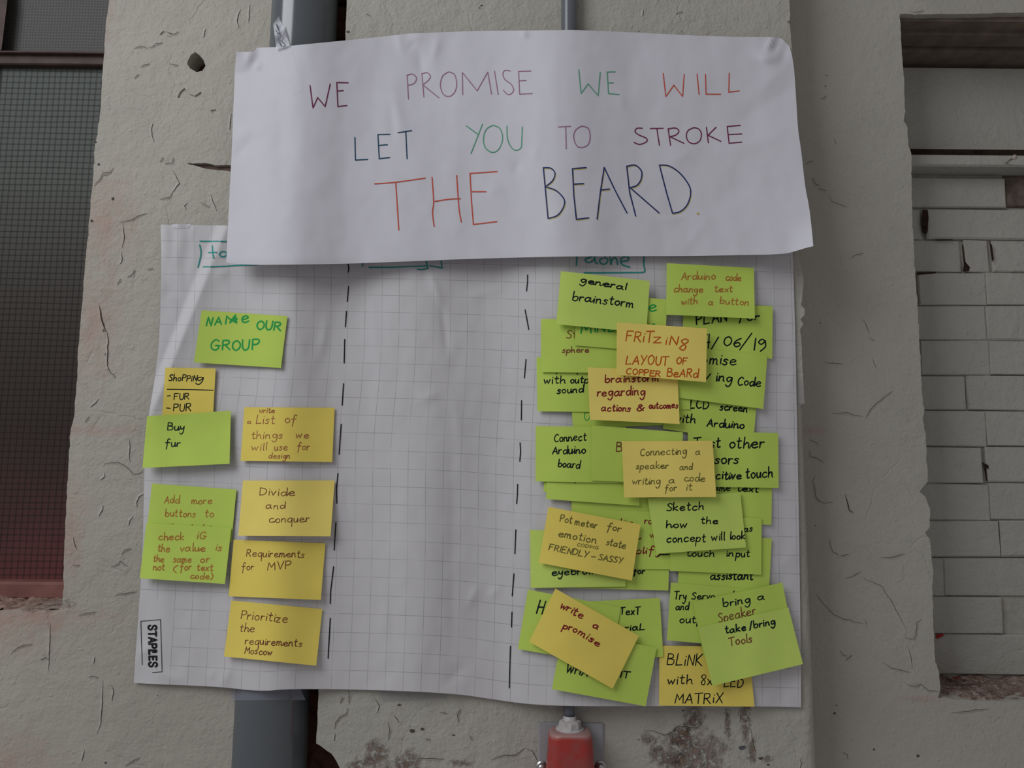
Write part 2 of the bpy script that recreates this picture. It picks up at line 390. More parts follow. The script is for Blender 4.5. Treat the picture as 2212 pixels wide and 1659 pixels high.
# infill structure behind it
inf = tag(link('wall_infill', *merge([rect(1860, 2800, 350, 1500, YB+.0065, YB+.05)]), M['mortar']), kind='structure')
rows = [(385, 447, [(1945, 2170)]),
        (453, 515, [(1940, 1990), (2003, 2330), (2334, 2500), (2504, 2750)]),
        (519, 587, [(1940, 2076), (2086, 2136), (2145, 2300), (2304, 2460), (2464, 2750)]),
        (591, 658, [(1986, 2130), (2133, 2290), (2293, 2420), (2424, 2750)]),
        (662, 734, [(1950, 2129), (2132, 2360), (2363, 2520), (2524, 2750)]),
        (737, 809, [(1990, 2137), (2140, 2300), (2303, 2500), (2504, 2750)]),
        (813, 885, [(1950, 2087), (2091, 2290), (2294, 2450), (2454, 2750)]),
        (889, 963, [(1960, 2131), (2133, 2360), (2363, 2520), (2524, 2750)]),
        (967, 1042, [(1960, 2121), (2133, 2310), (2314, 2480), (2484, 2750)]),
        (1046, 1122, [(1960, 2136), (2139, 2340), (2344, 2520), (2524, 2750)]),
        (1126, 1202, [(1960, 2160), (2164, 2380), (2384, 2560), (2564, 2750)]),
        (1206, 1287, [(1960, 2038), (2040, 2260), (2264, 2440), (2444, 2750)]),
        (1291, 1368, [(1960, 2164), (2169, 2350), (2354, 2530), (2534, 2750)]),
        (1372, 1456, [(1960, 2280), (2284, 2460), (2464, 2750)])]
for (a, b2, cs) in rows:
    for (x0, x1) in cs:
        k = .0125 if (a == 1291 and x0 == 2169) else 0
        yf = YB + random.uniform(-.002, .002) + k
        v, f = rect(x0-1.0, x1+1.0, a-1.2, b2+1.2, yf, YB+.02, .0022)
        ang = random.uniform(-.004, .004); c0 = Vector(v[0]); tl = random.uniform(-.014, .014); tz = random.uniform(-.03, .03)
        v = [(p[0]+random.uniform(-.0009, .0009), p[1]+(p[0]-c0.x)*tl*(1 if x1 < 2210 else .5)+(p[2]-c0.z)*tz, p[2]+(p[0]-c0.x)*ang+random.uniform(-.0009, .0009)) for p in v]
        link('brick', v, f, M['brick'], inf)
# open joints
def plaque(name, poly, y, mat, parent, lab=None):
    vs = [P(x, yy, y) for x, yy in poly]
    o = link(name, vs, [tuple(range(len(vs)))], mat, parent)
    if lab: o['label'] = lab
    return o
gapm = simple('open_joint', (.035, .02, .018), .95, .1, .4, 80)
plaque('open_joint', [(1993, 453), (2004, 453), (2006, 470), (2004, 500), (2001, 505), (1993, 504), (1990, 480)], YB-.0028, gapm, inf)
plaque('open_joint', [(2077, 526), (2080, 530), (2085, 565), (2095, 577), (2093, 586), (2080, 587), (2082, 570)], YB-.0028, gapm, inf)
plaque('open_joint', [(2137, 520), (2143, 530), (2147, 560), (2143, 566), (2140, 545)], YB-.0028, gapm, inf)
plaque('open_joint', [(2020, 517), (2058, 516.5), (2058, 519.5), (2022, 520)], YB-.0028, gapm, inf)
plaque('open_joint', [(1981, 588), (2022, 587), (2022, 590), (1981, 594)], YB-.0028, gapm, inf)
plaque('open_joint', [(2121, 998), (2135, 1005), (2136, 1012), (2130, 1011), (2133, 1040), (2130, 1040), (2126, 1015)], YB-.0028, gapm, inf)
redm = simple('bare_red_brick', (.30, .035, .03), .9, .15, .3, 120, .001, 200)
plaque('bare_brick', [(2022, 1370), (2038, 1369), (2040, 1373), (2028, 1379), (2022, 1380)], YB-.0028, redm, inf)
plaque('bare_brick', [(2032, 1465), (2050, 1469), (2052, 1463), (2082, 1463), (2080, 1469), (2050, 1473), (2034, 1470)], YB-.0028, redm, inf)
# flat panel, ledge and lintel boards over the bricks
tag(link('panel', *rect(1930, 2760, 150, 330, YB+.02, YB+.06), M['brick'], inf), 'flat painted panel above the ledge')
tag(link('ledge', *rect(1930, 2760, 336, 361, YB-.035, YB+.05, .003), M['brick'], inf), 'painted ledge board')
tag(link('slot', *rect(1930, 2760, 325, 345, YB-.01, YB+.06), M['dark'], inf), 'dark open slot over the ledge')
tag(link('bead', *rect(1930, 2760, 321, 328, YB+.0, YB+.06, .002), M['brick'], inf))
tag(link('rough_mortar', *rect(2172, 2760, 382, 450, YB+.0015, YB+.05, .003), simple('rough_brown_mortar', (.13, .10, .08), .95, .1, .4, 40, .004, 70), inf))
zT = P(2000, 30, YR).z
for (y0, y1, dz, h) in ((YR+.012, YR+.040, -.005, .05), (YR+.040, YR+.075, -.012, .05), (YR+.075, YR+.085, -.007, .05), (YR+.085, .26, -.016, .05)):
    xa = P(1930, 30, YR).x; v, f = box(xa, xa+.65, y0, y1, zT+dz, zT+dz+h, .001)
    link('lintel_board', v, f, M['lintel'], inf)
# sill of the bricked opening
V, Fc = [], []
xa = P(2000, 1490, YR).x; zS = P(2030, 1512, YR).z; zS2 = P(2030, 1462, YB).z
nx_, ny_ = 90, 16
for j in range(ny_+1):
    for i in range(nx_+1):
        x = xa-.03+.62*i/nx_; t = j/ny_; y = YR+.004+(YB+.01-YR)*t
        z = zS+(zS2-zS)*t + .006*noise.noise(Vector((x*40, y*60, 0))) + .003*noise.noise(Vector((x*110, y*110, 4)))
        V.append((x, y, z-.004*(j == 0)))
for j in range(ny_):
    for i in range(nx_):
        a = j*(nx_+1)+i; Fc.append((a, a+1, a+nx_+2, a+nx_+1))
link('sill', V, Fc, M['sillr'], inf, True)

# ------------------------------------------------------------------ left window
YG = .125
wn = tag(link('window_1', *merge([rect(-320, 300, 108.5, 113, YG-.02, YG+.02, .001), rect(-320, 300, 113, 138, YG-.012, YG+.02, .002),
                                  ([P(-320, -430, YG-.02), P(19, -430, YG-.02), P(16, 0, YG-.02), P(3, 108, YG-.02), P(-320, 108, YG-.02), P(-320, -430, YG+.02)], [(0, 1, 2, 3, 4)]),
                                  rect(-320, -66, 138, 1256, YG-.01, YG+.02, .002)]), M['frame']), kind='structure')
link('pane', *merge([rect(-330, 320, -440, 112, YG, YG+.004)]), M['glass2'], wn)
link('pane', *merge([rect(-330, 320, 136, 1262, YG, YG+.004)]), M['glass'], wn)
def wires(px0, px1, py0, py1, sx_, sz_, y, wdt, name):
    a = P(px0, 800, y).x; b2 = P(px1, 800, y).x; t = P(0, py0, y).z; u = P(0, py1, y).z
    V, Fc = [], []
    def strip(pts, nrm):
        k = len(V)
        for p in pts:
            V.append(p-nrm*wdt); V.append(p+nrm*wdt)
        for i in range(len(pts)-1): Fc.append((k+2*i, k+2*i+1, k+2*i+3, k+2*i+2))
    x = a
    while x < b2:
        strip([Vector((x+.0012*noise.noise(Vector((x*30, z_*6, 1))), y, z_)) for z_ in [u+(t-u)*i/40 for i in range(41)]], Vector((1, 0, 0))); x += sx_
    z = u
    while z < t:
        strip([Vector((x_, y, z+.0016*noise.noise(Vector((x_*9, z*40, 5))))) for x_ in [a+(b2-a)*i/30 for i in range(31)]], Vector((0, 0, 1))); z += sz_
    o = link(name, V, Fc, M['wire'], wn); o['kind'] = 'stuff'; return o
wires(-60, 260, 139, 1254, .0103, .0103, YG-.0012, .00030, 'wire_mesh')
wires(-60, 260, -430, 107, .0052, .0055, YG-.0012, .00015, 'wire_mesh')
link('bottom_rail', *merge([rect(-400, 260, 1256, 1295, YG-.03, YG+.03, .004)]), M['redpaint'], wn)
# rubble on the sill
V, Fc = [], []
zS = P(60, 1318, 0).z; zS2 = P(60, 1288, YG-.03).z; xa = P(-500, 1300, 0).x; xb = P(150, 1300, 0).x
for j in range(21):
    for i in range(121):
        x = xa+(xb-xa)*i/120; t = j/20; y = .002+(YG-.03)*t
        V.append((x, y, zS+(zS2-zS)*t-.003+.007*noise.noise(Vector((x*45, y*50, 0)))+.005*noise.noise(Vector((x*130, y*130, 3)))))
for j in range(20):
    for i in range(120):
        a = j*121+i; Fc.append((a, a+1, a+122, a+121))
tag(link('sill', V, Fc, simple('rubble_mortar', (.30, .20, .165), .95, .1, .45, 70, .002, 150), wn, True), 'crumbling mortar sill')
tag(link('dark_backing', *rect(-420, 340, -480, 1400, .21, .235), simple('dark_backing_sheet', (.09, .07, .06), .9, .1), wn), 'dark space behind the glass')  # dark sheet put in for the unlit space behind the panes

# ------------------------------------------------------------------ nail over the ledge
a = P(2191, 340, YB-.06); b2 = P(2172, 352, YB-.035)
dn = (b2-a).normalized(); sd = dn.cross(Vector((0, 1, 0))).normalized(); s2 = dn.cross(sd)
V, Fc = [], []
prof = [(0, -.0015), (.0046, -.0015), (.0046, 0), (.0017, .0004), (.0017, (b2-a).length+.003)]
for r, h in prof:
    for i in range(12):
        t = 2*math.pi*i/12; V.append(a+dn*h+sd*(r*math.cos(t))+s2*(r*math.sin(t)))
for j in range(4):
    for i in range(12): Fc.append((j*12+i, j*12+(i+1) % 12, (j+1)*12+(i+1) % 12, (j+1)*12+i))
tag(link('bent_nail', V, Fc, M['metal'], smooth=True), 'bent nail sticking out of the painted ledge over the bricked-up opening', 'nail')

# ------------------------------------------------------------------ cracks and flake edges (parts of the walls)
crackm = simple('crack_shadow', (.11, .09, .075), .95, .05, .3, 200)
def crack(pts, y, parent, mat, wpx=1.8, lip=.0009, lipside=1):
    wpx *= .62 if wpx < 2.5 else .85
    pp = jag(pts, 5, 1.3, seed=random.random()*99); n = len(pp)
    if n < 3: return
    V, Fc = [], []
    for i, (x, yy) in enumerate(pp):
        a = pp[max(0, i-1)]; b2 = pp[min(n-1, i+1)]; L = math.hypot(b2[0]-a[0], b2[1]-a[1])+1e-6
        nx, ny = -(b2[1]-a[1])/L, (b2[0]-a[0])/L
        tp = math.sin(math.pi*(i+.35)/(n+.2))**.6
        h = wpx*.5*tp*(1+.6*noise.noise(Vector((x*.2, yy*.2, 2))))
        V.append(P(x-nx*h, yy-ny*h, y-.00025)); V.append(P(x+nx*h, yy+ny*h, y-.00025))
    for i in range(n-1): Fc.append((2*i, 2*i+1, 2*i+3, 2*i+2))
    link('crack', V, Fc, crackm, parent)
    V, Fc = [], []
    for i, (x, yy) in enumerate(pp):
        a = pp[max(0, i-1)]; b2 = pp[min(n-1, i+1)]; L = math.hypot(b2[0]-a[0], b2[1]-a[1])+1e-6
        nx, ny = -(b2[1]-a[1])/L*lipside, (b2[0]-a[0])/L*lipside
        tp = math.sin(math.pi*(i+.35)/(n+.2))**.6
        h = wpx*.5*tp
        V.append(P(x+nx*h, yy+ny*h, y-.0001-lip*tp)); V.append(P(x+nx*(h+5*tp+.5), yy+ny*(h+5*tp+.5), y+.0002))
    for i in range(n-1): Fc.append((2*i, 2*i+1, 2*i+3, 2*i+2))
    link('paint_flake', V, Fc, mat, parent, True)
CL = [[(318, 100), (325, 103), (332, 99), (338, 94), (352, 92)], [(290, 105), (300, 101), (311, 101), (320, 105)], [(358, 67), (370, 74), (379, 73), (385, 68)],
      [(303, 145), (312, 140), (323, 138)], [(331, 265), (327, 280), (330, 298), (333, 305)], [(365, 138), (385, 141)], [(203, 402), (217, 385), (222, 372), (238, 372), (245, 363)],
      [(372, 367), (380, 380), (388, 395), (380, 405), (370, 420)], [(356, 354), (372, 352), (374, 341)], [(257, 481), (280, 476), (297, 467), (318, 460)], [(264, 482), (267, 500), (268, 515), (264, 534)],
      [(345, 430), (365, 427), (372, 418)], [(262, 545), (264, 558), (260, 570)], [(275, 599), (287, 592), (290, 583)], [(253, 614), (260, 602)], [(230, 797), (240, 806), (250, 815)],
      [(213, 862), (207, 870), (195, 880)], [(183, 912), (192, 900)], [(279, 948), (281, 965), (279, 985), (281, 998)], [(222, 1008), (227, 1001), (240, 999), (255, 999), (268, 1005), (280, 1015), (288, 1024), (300, 1023), (308, 1017)],
      [(226, 1022), (226, 1030), (218, 1037)], [(311, 1060), (310, 1068), (300, 1074), (295, 1085), (296, 1095)], [(288, 1115), (282, 1122), (278, 1135)], [(222, 1090), (222, 1100), (214, 1115)],
      [(158, 1160), (160, 1172), (166, 1186)], [(262, 1200), (270, 1188), (283, 1185)], [(158, 1221), (172, 1221)], [(240, 1224), (255, 1219), (262, 1212), (268, 1220), (276, 1222)],
      [(22, 1413), (35, 1402), (50, 1394), (70, 1392)], [(192, 1462), (203, 1461), (212, 1464)], [(222, 1470), (221, 1510), (218, 1560), (210, 1585)], [(240, 1480), (245, 1490), (242, 1515)],
      [(182, 1620), (177, 1645)], [(270, 1655), (285, 1645), (302, 1637)], [(250, 1286), (270, 1282), (295, 1278)], [(170, 1330), (190, 1324), (205, 1322)], [(405, 438), (398, 445), (402, 450)],
      [(455, 420), (462, 440), (468, 455)], [(430, 436), (452, 447)], [(500, 245), (496, 280)], [(290, 170), (300, 160)], [(318, 582), (331, 580)], [(445, 62), (440, 80)], [(520, 20), (512, 45), (516, 60)], [(540, 10), (538, 50)],
      [(86, 1425), (98, 1420), (105, 1424)], [(205, 1418), (202, 1433)], [(108, 1345), (107, 1400), (104, 1450)], [(345, 350), (352, 340)]]
for c in CL: crack(c, 0, wl, M['wall_l'], 2.0, .0011)
# the two long tears of the left wall
crack([(215, 660), (218, 680), (223, 700), (228, 716)], 0, wl, M['wall_l'], 4.2, .0012); crack([(229, 712), (234, 735), (233, 765), (232, 790), (238, 806)], 0, wl, M['wall_l'], 3.0, .0010)
for (x, yy, r) in ((244, 429, 4), (225, 714, 4.5), (229, 765, 4), (198, 477, 4), (213, 355, 3), (261, 1215, 4), (228, 1648, 3), (206, 307, 3), (340, 1502, 1.5)):
    vs = [P(x+r*math.cos(t*1.05)*random.uniform(.7, 1.1), yy+r*math.sin(t*1.05)*random.uniform(.7, 1.1), -.0003) for t in range(6)]
    link('chip', vs, [tuple(range(6))], crackm, wl)
CC = [[(722, 1575), (725, 1560), (735, 1548), (748, 1543), (752, 1530)], [(754, 1520), (755, 1500), (752, 1492)], [(735, 1520), (740, 1508)], [(724, 1585), (722, 1600)], [(990, 1562), (988, 1545), (994, 1532)],
      [(1060, 1642), (1075, 1635), (1090, 1631), (1113, 1631), (1125, 1622), (1134, 1615)], [(1134, 1615), (1150, 1622), (1162, 1645)], [(950, 1540), (965, 1541)], [(918, 1596), (930, 1598)], [(1020, 1600), (1015, 1590)],
      [(1390, 1578), (1412, 1579), (1425, 1584), (1440, 1588), (1452, 1582), (1465, 1570), (1485, 1570), (1500, 1576), (1514, 1565), (1515, 1550)], [(1315, 1624), (1322, 1620)], [(1480, 1571), (1515, 1573)], [(838, 1600), (842, 1580), (838, 1560)],
      [(1390, 20), (1388, 35)], [(1460, 30), (1475, 25)], [(790, 30), (800, 34)], [(1600, 1545), (1598, 1560)], [(810, 1510), (820, 1525), (815, 1540)], [(1728, 1640), (1731, 1650), (1728, 1659)], 
      [(900, 1640), (935, 1638), (960, 1640)], [(1568, 1530), (1572, 1545)], [(1150, 22), (1146, 30)], [(1622, 1575), (1626, 1600), (1632, 1625)], [(850, 1545), (862, 1560)]]
for c in CC: crack(c, 0, wc, M['wall_c'], 2.2, .0012)
for (x, yy, r) in ((891, 1579, 6), (913, 1575, 5), (862, 1523, 4), (980, 1588, 3), (1604, 1615, 8), (1644, 1638, 5), (1660, 1652, 3), (1380, 1598, 2), (752, 69, 4), (1475, 1535, 2.5), (1040, 12, 3), (1036, 17, 2), (1380, 68, 1.5)):
    vs = [P(x+r*1.3*math.cos(t*1.05)*random.uniform(.6, 1.1), yy+r*.8*math.sin(t*1.05)*random.uniform(.6, 1.1), -.0003) for t in range(6)]
    link('chip', vs, [tuple(range(6))], simple('chip_grey', (.11, .11, .12), .9, .1) if (x, yy) == (1604, 1615) else crackm, wc)
CR = [[(1773, 213), (1779, 213), (1785, 207)], [(1791, 424), (1797, 435), (1810, 440), (1830, 447)], [(1742, 355), (1750, 348), (1757, 350)], [(1802, 300), (1806, 310)], [(1838, 558), (1850, 550), (1865, 546)], [(1836, 572), (1840, 570)],
      [(1755, 384), (1760, 395), (1770, 402)], [(1767, 407), (1785, 412)], [(1863, 690), (1870, 700), (1878, 720)], [(1878, 730), (1888, 736)], [(1885, 775), (1888, 785), (1893, 795)], [(1870, 905), (1880, 885), (1895, 870), (1910, 858), (1928, 845)],
      [(1762, 1026), (1756, 1040), (1760, 1055), (1765, 1078), (1778, 1086), (1800, 1084)], [(1825, 1066), (1830, 1085), (1834, 1102), (1843, 1108)], [(1792, 1162), (1794, 1180), (1800, 1193), (1810, 1197), (1812, 1204)], [(1748, 950), (1762, 955), (1768, 961)],
      [(1750, 972), (1750, 986), (1765, 990), (1780, 1000)], [(1814, 1201), (1834, 1198)], [(1827, 1249), (1840, 1246), (1860, 1236)], [(1860, 1246), (1873, 1254), (1888, 1258), (1905, 1266), (1912, 1280), (1925, 1298), (1938, 1322), (1950, 1345), (1958, 1360), (1955, 1378)],
      [(1955, 1378), (1975, 1381), (1979, 1372), (1980, 1345), (1990, 1338)], [(1762, 1282), (1780, 1305), (1800, 1327), (1825, 1338), (1865, 1347)], [(1906, 1430), (1925, 1443), (1945, 1447), (1965, 1452)], [(1955, 1476), (1975, 1483), (1990, 1478), (2005, 1492), (2030, 1495)],
      [(2055, 1540), (2080, 1538), (2110, 1533), (2135, 1532)], [(1815, 1406), (1822, 1416), (1830, 1417)], [(1827, 1427), (1840, 1415)], [(1903, 1520), (1910, 1523)], [(1820, 1625), (1830, 1630), (1832, 1640)], [(1868, 1338), (1872, 1350)], [(1740, 1575), (1742, 1590)],
      [(1903, 1205), (1930, 1203), (1955, 1197)], [(1960, 1395), (1968, 1420), (1970, 1445)], [(1955, 1085), (1962, 1086)], [(1780, 784), (1820, 786)], [(1795, 893), (1830, 891), (1862, 900)], [(1965, 25), (1975, 27), (1996, 22)]]
for c in CR: crack(c, YR, wr, M['wall_r'], 1.9, .0011)
crack([(1825, 1066), (1830, 1085), (1834, 1102), (1842, 1108)], YR, wr, M['wall_r'], 4, .001)
for (x, yy, r) in ((1803, 1541, 3), (1807, 1524, 2), (1983, 1633, 4), (1888, 1619, 2.5), (1762, 1136, 1.5), (1772, 698, 1.5), (1786, 163, 1.5), (1783, 186, 2)):
    vs = [P(x+r*math.cos(t*1.05), yy+r*math.sin(t*1.05)*random.uniform(.6, 1.1), YR-.0003) for t in range(6)]
    link('chip', vs, [tuple(range(6))], crackm, wr)
#PART2
# ------------------------------------------------------------------ pipes
def tube(name, x, y, r, z0, z1, mat, parent=None, n=40):
    V, Fc = lathe([(r, z0), (r, z1)], (x, y, 0), n)
    return link(name, V, Fc, mat, parent, True)
pz0, pz1 = P(0, 2100, 0).z, P(0, -480, 0).z
pc = P(655, 60, .034)
big = tag(tube('drain_pipe', pc.x, .034, .0535, pz0, pz1, M['pvc'], n=72), 'wide grey plastic drain pipe in the wall chase behind both papers', 'pipe')
tc = P(1229.5, 30, -.0135)
thin_top = tag(tube('conduit_pipe', tc.x, -.0135, .0125, P(0, 1420, 0).z, pz1, M['conduit']), 'thin grey conduit coming down the pier behind the poster to the red box', 'pipe')
tube('conduit_end', tc.x, -.0135, .0074, P(0, 1572, 0).z, P(0, 1410, 0).z, M['conduit'], thin_top)

# ------------------------------------------------------------------ papers
def lerp_tab(tab, x):
    if x <= tab[0][0]: return tab[0][1]
    for (a, va), (b2, vb) in zip(tab, tab[1:]):
        if x <= b2:
            t = (x-a)/(b2-a); t = t*t*(3-2*t); return va+(vb-va)*t
    return tab[-1][1]
def seg_dist(px, py, x1, y1, x2, y2):
    dx, dy = x2-x1, y2-y1; L2 = dx*dx+dy*dy
    t = ((px-x1)*dx+(py-y1)*dy)/L2; tc_ = max(0, min(1, t))
    qx, qy = x1+dx*tc_, y1+dy*tc_
    side = (px-x1)*dy-(py-y1)*dx
    return math.hypot(px-qx, py-qy)*(1 if side > 0 else -1), tc_
def creases(px, py, lst):
    v = 0
    for (x1, y1, x2, y2, w_, a_) in lst:
        if px < min(x1, x2)-3*w_ or px > max(x1, x2)+3*w_ or py < min(y1, y2)-3*w_ or py > max(y1, y2)+3*w_: continue
        d_, t = seg_dist(px, py, x1, y1, x2, y2)
        v += a_*math.exp(-(abs(d_)/w_)**1.3)*math.sin(math.pi*(.12+.76*t))
    return v
TAB = [(290, .0045), (345, .008), (400, .0075), (760, .0075), (905, .0175), (1055, .0065), (1237, .031), (1430, .022), (1620, .012), (1700, .0065), (1735, .005)]
def pleat(px, py):
    # the long diagonal pleat at the upper left of the sheet
    if py > 960 or px > 640: return 0
    xl = 470 - (py-487)*.40; k = min(1, max(0, (960-py)/100)); q = px-xl; wdt = 19
    if q < 0: return -.0048*k*math.exp(q/45)
    if q < wdt: return k*(-.0048+.0165*(q/wdt))
    return .0117*k*math.exp(-(q-wdt)/60)
def d_chart_s(px, py):
    xc = 654-.0456*py
    return lerp_tab(TAB, px) + .022*math.exp(-((px-xc)/78)**2) + .6*pleat(px, py)*(px > 440-.0*py) * 0
def d_note_s(px, py):
    # a note bridges the pleat instead of folding into it
    d_ = d_chart_s(px, py)
    if py < 960 and px < 640:
        d_ += .0100*min(1, max(0, (960-py)/100))*math.exp(-max(0, px-(470-(py-487)*.40)-30)/80)
    return d_
CH_CR = [(930, 590, 955, 660, 12, .003), (955, 660, 965, 760, 9, -.003), (1020, 640, 1090, 620, 14, .0022), (912, 600, 920, 560, 12, -.002), (905, 865, 945, 850, 10, .0018), (980, 840, 1000, 1000, 22, .002),
         (1010, 1310, 1030, 1270, 10, .0025), (1055, 1290, 1080, 1270, 9, .002), (1140, 1150, 1110, 1120, 14, -.0012), (705, 690, 695, 760, 10, .0018), (460, 600, 495, 585, 12, .0015), (480, 1480, 500, 1440, 12, .003), (455, 1465, 462, 1450, 6, .002),
         (395, 1470, 340, 1455, 10, .002), (330, 1390, 300, 1420, 14, .003), (745, 1060, 755, 1120, 8, -.0012), (975, 900, 978, 1400, 16, -.0016), (845, 1250, 850, 1440, 20, -.0018), (800, 640, 830, 900, 26, .0018), (870, 1180, 1010, 1330, 20, .0016),
         (1700, 850, 1715, 800, 14, .0016), (1680, 1230, 1710, 1200, 14, .0012), (620, 1455, 660, 1420, 12, .0015), (1190, 1050, 1170, 1120, 12, -.001), (960, 1480, 1000, 1440, 14, -.002)]
def d_chart(px, py):
    d_ = d_chart_s(px, py)
    d_ += .0026*noise.noise(Vector((px/120, py/420, 3)))*min(1, max(0, (px-300)/60))
    d_ += .0011*noise.noise(Vector((px/48, py/110, 8)))
    d_ += .0006*noise.noise(Vector((px/26, py/40, 18)))
    d_ += creases(px, py, CH_CR)
    d_ += pleat(px, py)
    if px < 420 and py < 640: d_ += .002*noise.noise(Vector((px/22, py/60, 31)))
    return max(.0022, d_)
PO_CR = [(890, 95, 905, 72, 9, .004), (903, 75, 885, 105, 5, -.003), (860, 72, 868, 115, 9, .002), (905, 110, 912, 170, 12, -.0028), (948, 80, 935, 130, 9, .0025), (1132, 66, 1134, 80, 5, .003), (850, 200, 870, 290, 22, .0026), (845, 230, 850, 300, 10, -.0018),
         (1657, 108, 1671, 80, 5, .006), (1668, 112, 1684, 84, 7, -.004), (1640, 124, 1668, 134, 7, .003), (1640, 118, 1690, 125, 14, .005), (1700, 95, 1690, 130, 10, -.004), (1700, 140, 1640, 200, 24, .003), (1600, 260, 1720, 180, 34, -.003), (1560, 330, 1720, 280, 30, .0022), (1120, 350, 1112, 375, 9, -.0025), (1085, 400, 1050, 420, 18, .0016),
         (545, 105, 532, 140, 8, .003), (555, 148, 560, 138, 6, .004), (510, 300, 540, 280, 16, .0022), (505, 345, 545, 300, 10, -.0016), (1340, 200, 1345, 240, 12, .0016), (1160, 320, 1150, 345, 9, .0012), (1450, 350, 1490, 330, 12, .0014), (640, 420, 720, 380, 30, .0012), (1180, 480, 1260, 450, 26, .0012),
         (1545, 430, 1600, 400, 20, -.0013), (1475, 545, 1530, 470, 12, .0011), (600, 200, 610, 420, 30, -.0016), (1200, 100, 1205, 500, 30, .0016), (740, 120, 745, 540, 36, -.0014), (990, 140, 985, 520, 40, .0014)]
def d_poster(px, py):
    xc = 654-.0456*py; v = max(0, min(1, (py-80)/480))
    base = .0065 + .0225*math.exp(-((px-xc)/95)**2) + .024*math.exp(-((px-1233)/120)**2)*(1 if True else 0)
    d_ = base + (.030 + .006*math.sin(px/260))*v**1.5
    d_ += .018*max(0, (px-1600)/156)**2*v + .014*max(0, (px-1690)/66)**2*max(0, (py-470)/70)
    d_ += .004*noise.noise(Vector((px/150, py/330, 13))) + .0014*noise.noise(Vector((px/55, py/90, 4))) + .0004*noise.noise(Vector((px/24, py/30, 14)))
    d_ += creases(px, py, PO_CR)
    if px < 560 and py < 160: d_ += .010*max(0, 1-math.hypot(px-511, py-112)/48)
    return max(d_, .003, (d_chart(px, py)+.006 if py > 470 else 0))
def along(pl, t):
    L = [0]
    for a, b2 in zip(pl, pl[1:]): L.append(L[-1]+math.hypot(b2[0]-a[0], b2[1]-a[1]))
    s_ = t*L[-1]
    for i in range(len(pl)-1):
        if s_ <= L[i+1] or i == len(pl)-2:
            k = (s_-L[i])/(L[i+1]-L[i]+1e-12); return (pl[i][0]+(pl[i+1][0]-pl[i][0])*k, pl[i][1]+(pl[i+1][1]-pl[i][1])*k)
def smoothpl(pts, k=6):
    out = []
    n = len(pts)
    for i in range(n-1):
        p0 = pts[max(0, i-1)]; p1 = pts[i]; p2 = pts[i+1]; p3 = pts[min(n-1, i+2)]
        for j in range(k):
            t = j/k; t2 = t*t; t3 = t2*t
            out.append(tuple(.5*((2*p1[c])+(-p0[c]+p2[c])*t+(2*p0[c]-5*p1[c]+4*p2[c]-p3[c])*t2+(-p0[c]+3*p1[c]-3*p2[c]+p3[c])*t3) for c in (0, 1)))
    out.append(pts[-1]); return out
def sheet(name, top, bot, left, right, dfun, nu, nv, mat, gu=1, gv=1, thick=.0003):
    w2 = lambda pl: [(lambda q: (q.x, q.z))(P(x, y, 0)) for x, y in pl]
    T, B, L, R = w2(top), w2(bot), w2(left), w2(right)
    V, UV, Fc = [], [], []
    for j in range(nv+1):
        v = j/nv; l = along(L, v); r = along(R, v)
        for i in range(nu+1):
            u = i/nu; t = along(T, u); b2 = along(B, u)
            q = [(1-v)*t[c]+v*b2[c]+(1-u)*l[c]+u*r[c]-((1-u)*(1-v)*T[0][c]+u*(1-v)*T[-1][c]+(1-u)*v*B[0][c]+u*v*B[-1][c]) for c in (0, 1)]
            px, py = edge_px(q[0], q[1])
            V.append(P(px, py, -dfun(px, py))); UV.append((u*gu, v*gv))
    for j in range(nv):
        for i in range(nu):
            a = j*(nu+1)+i; Fc.append((a, a+nu+1, a+nu+2, a+1))
    return link(name, V, Fc, mat, None, True, UV, solid=thick)
# flip chart sheet
chart = sheet('flip_chart_sheet', [(347, 485), (486, 487), (700, 492), (1100, 500), (1400, 508), (1711, 516)],
              smoothpl([(289, 1475), (345, 1478), (470, 1484), (541, 1491), (580, 1492), (620, 1489), (739, 1489), (896, 1494), (997, 1501), (1060, 1510), (1136, 1520), (1237, 1525), (1450, 1525.5), (1640, 1526), (1730, 1528)]),
              smoothpl([(347, 485), (348, 560), (347, 640), (343, 740), (338, 785), (331, 840), (322, 893), (314, 960), (311, 1050), (309, 1150), (304, 1250), (299, 1330), (294, 1400), (289, 1475)]),
              smoothpl([(1711, 516), (1714, 600), (1718, 740), (1721, 900), (1725, 1100), (1728, 1300), (1730, 1420), (1730, 1528)]),
              d_chart, 300, 150, M['chart'], 37.15, 26.0)
tag(chart, 'large white gridded flip chart sheet taped to the wall, covered in sticky notes', 'chart paper')
poster = sheet('hand_lettered_poster', [(511, 112.5), (548, 112), (552, 108), (555, 103), (598, 102), (700, 92), (762, 86), (820, 80), (880, 73), (950, 70), (1030, 67), (1150, 66), (1235, 65), (1300, 67), (1400, 72), (1500, 77), (1600, 80), (1668, 80.5), (1688, 83), (1705, 100)],
               smoothpl([(489, 568), (530, 571.5), (600, 572), (750, 569.5), (900, 564), (1000, 560), (1120, 556.5), (1240, 554), (1400, 553.5), (1500, 553), (1600, 551), (1660, 550), (1697, 547.5), (1720, 542), (1740, 536), (1757, 532)]),
               smoothpl([(511, 112.5), (508, 150), (504, 240), (501, 320), (497, 400), (493, 480), (489, 568)]),
               smoothpl([(1705, 100), (1711, 122), (1716, 160), (1720, 220), (1724, 280), (1731, 330), (1739, 400), (1748, 450), (1754, 500), (1757, 532)]),
               d_poster, 210, 84, M['paper'])
tag(poster, 'wide white paper poster with hand-drawn coloured capitals about stroking the beard, hung across the pier', 'poster')

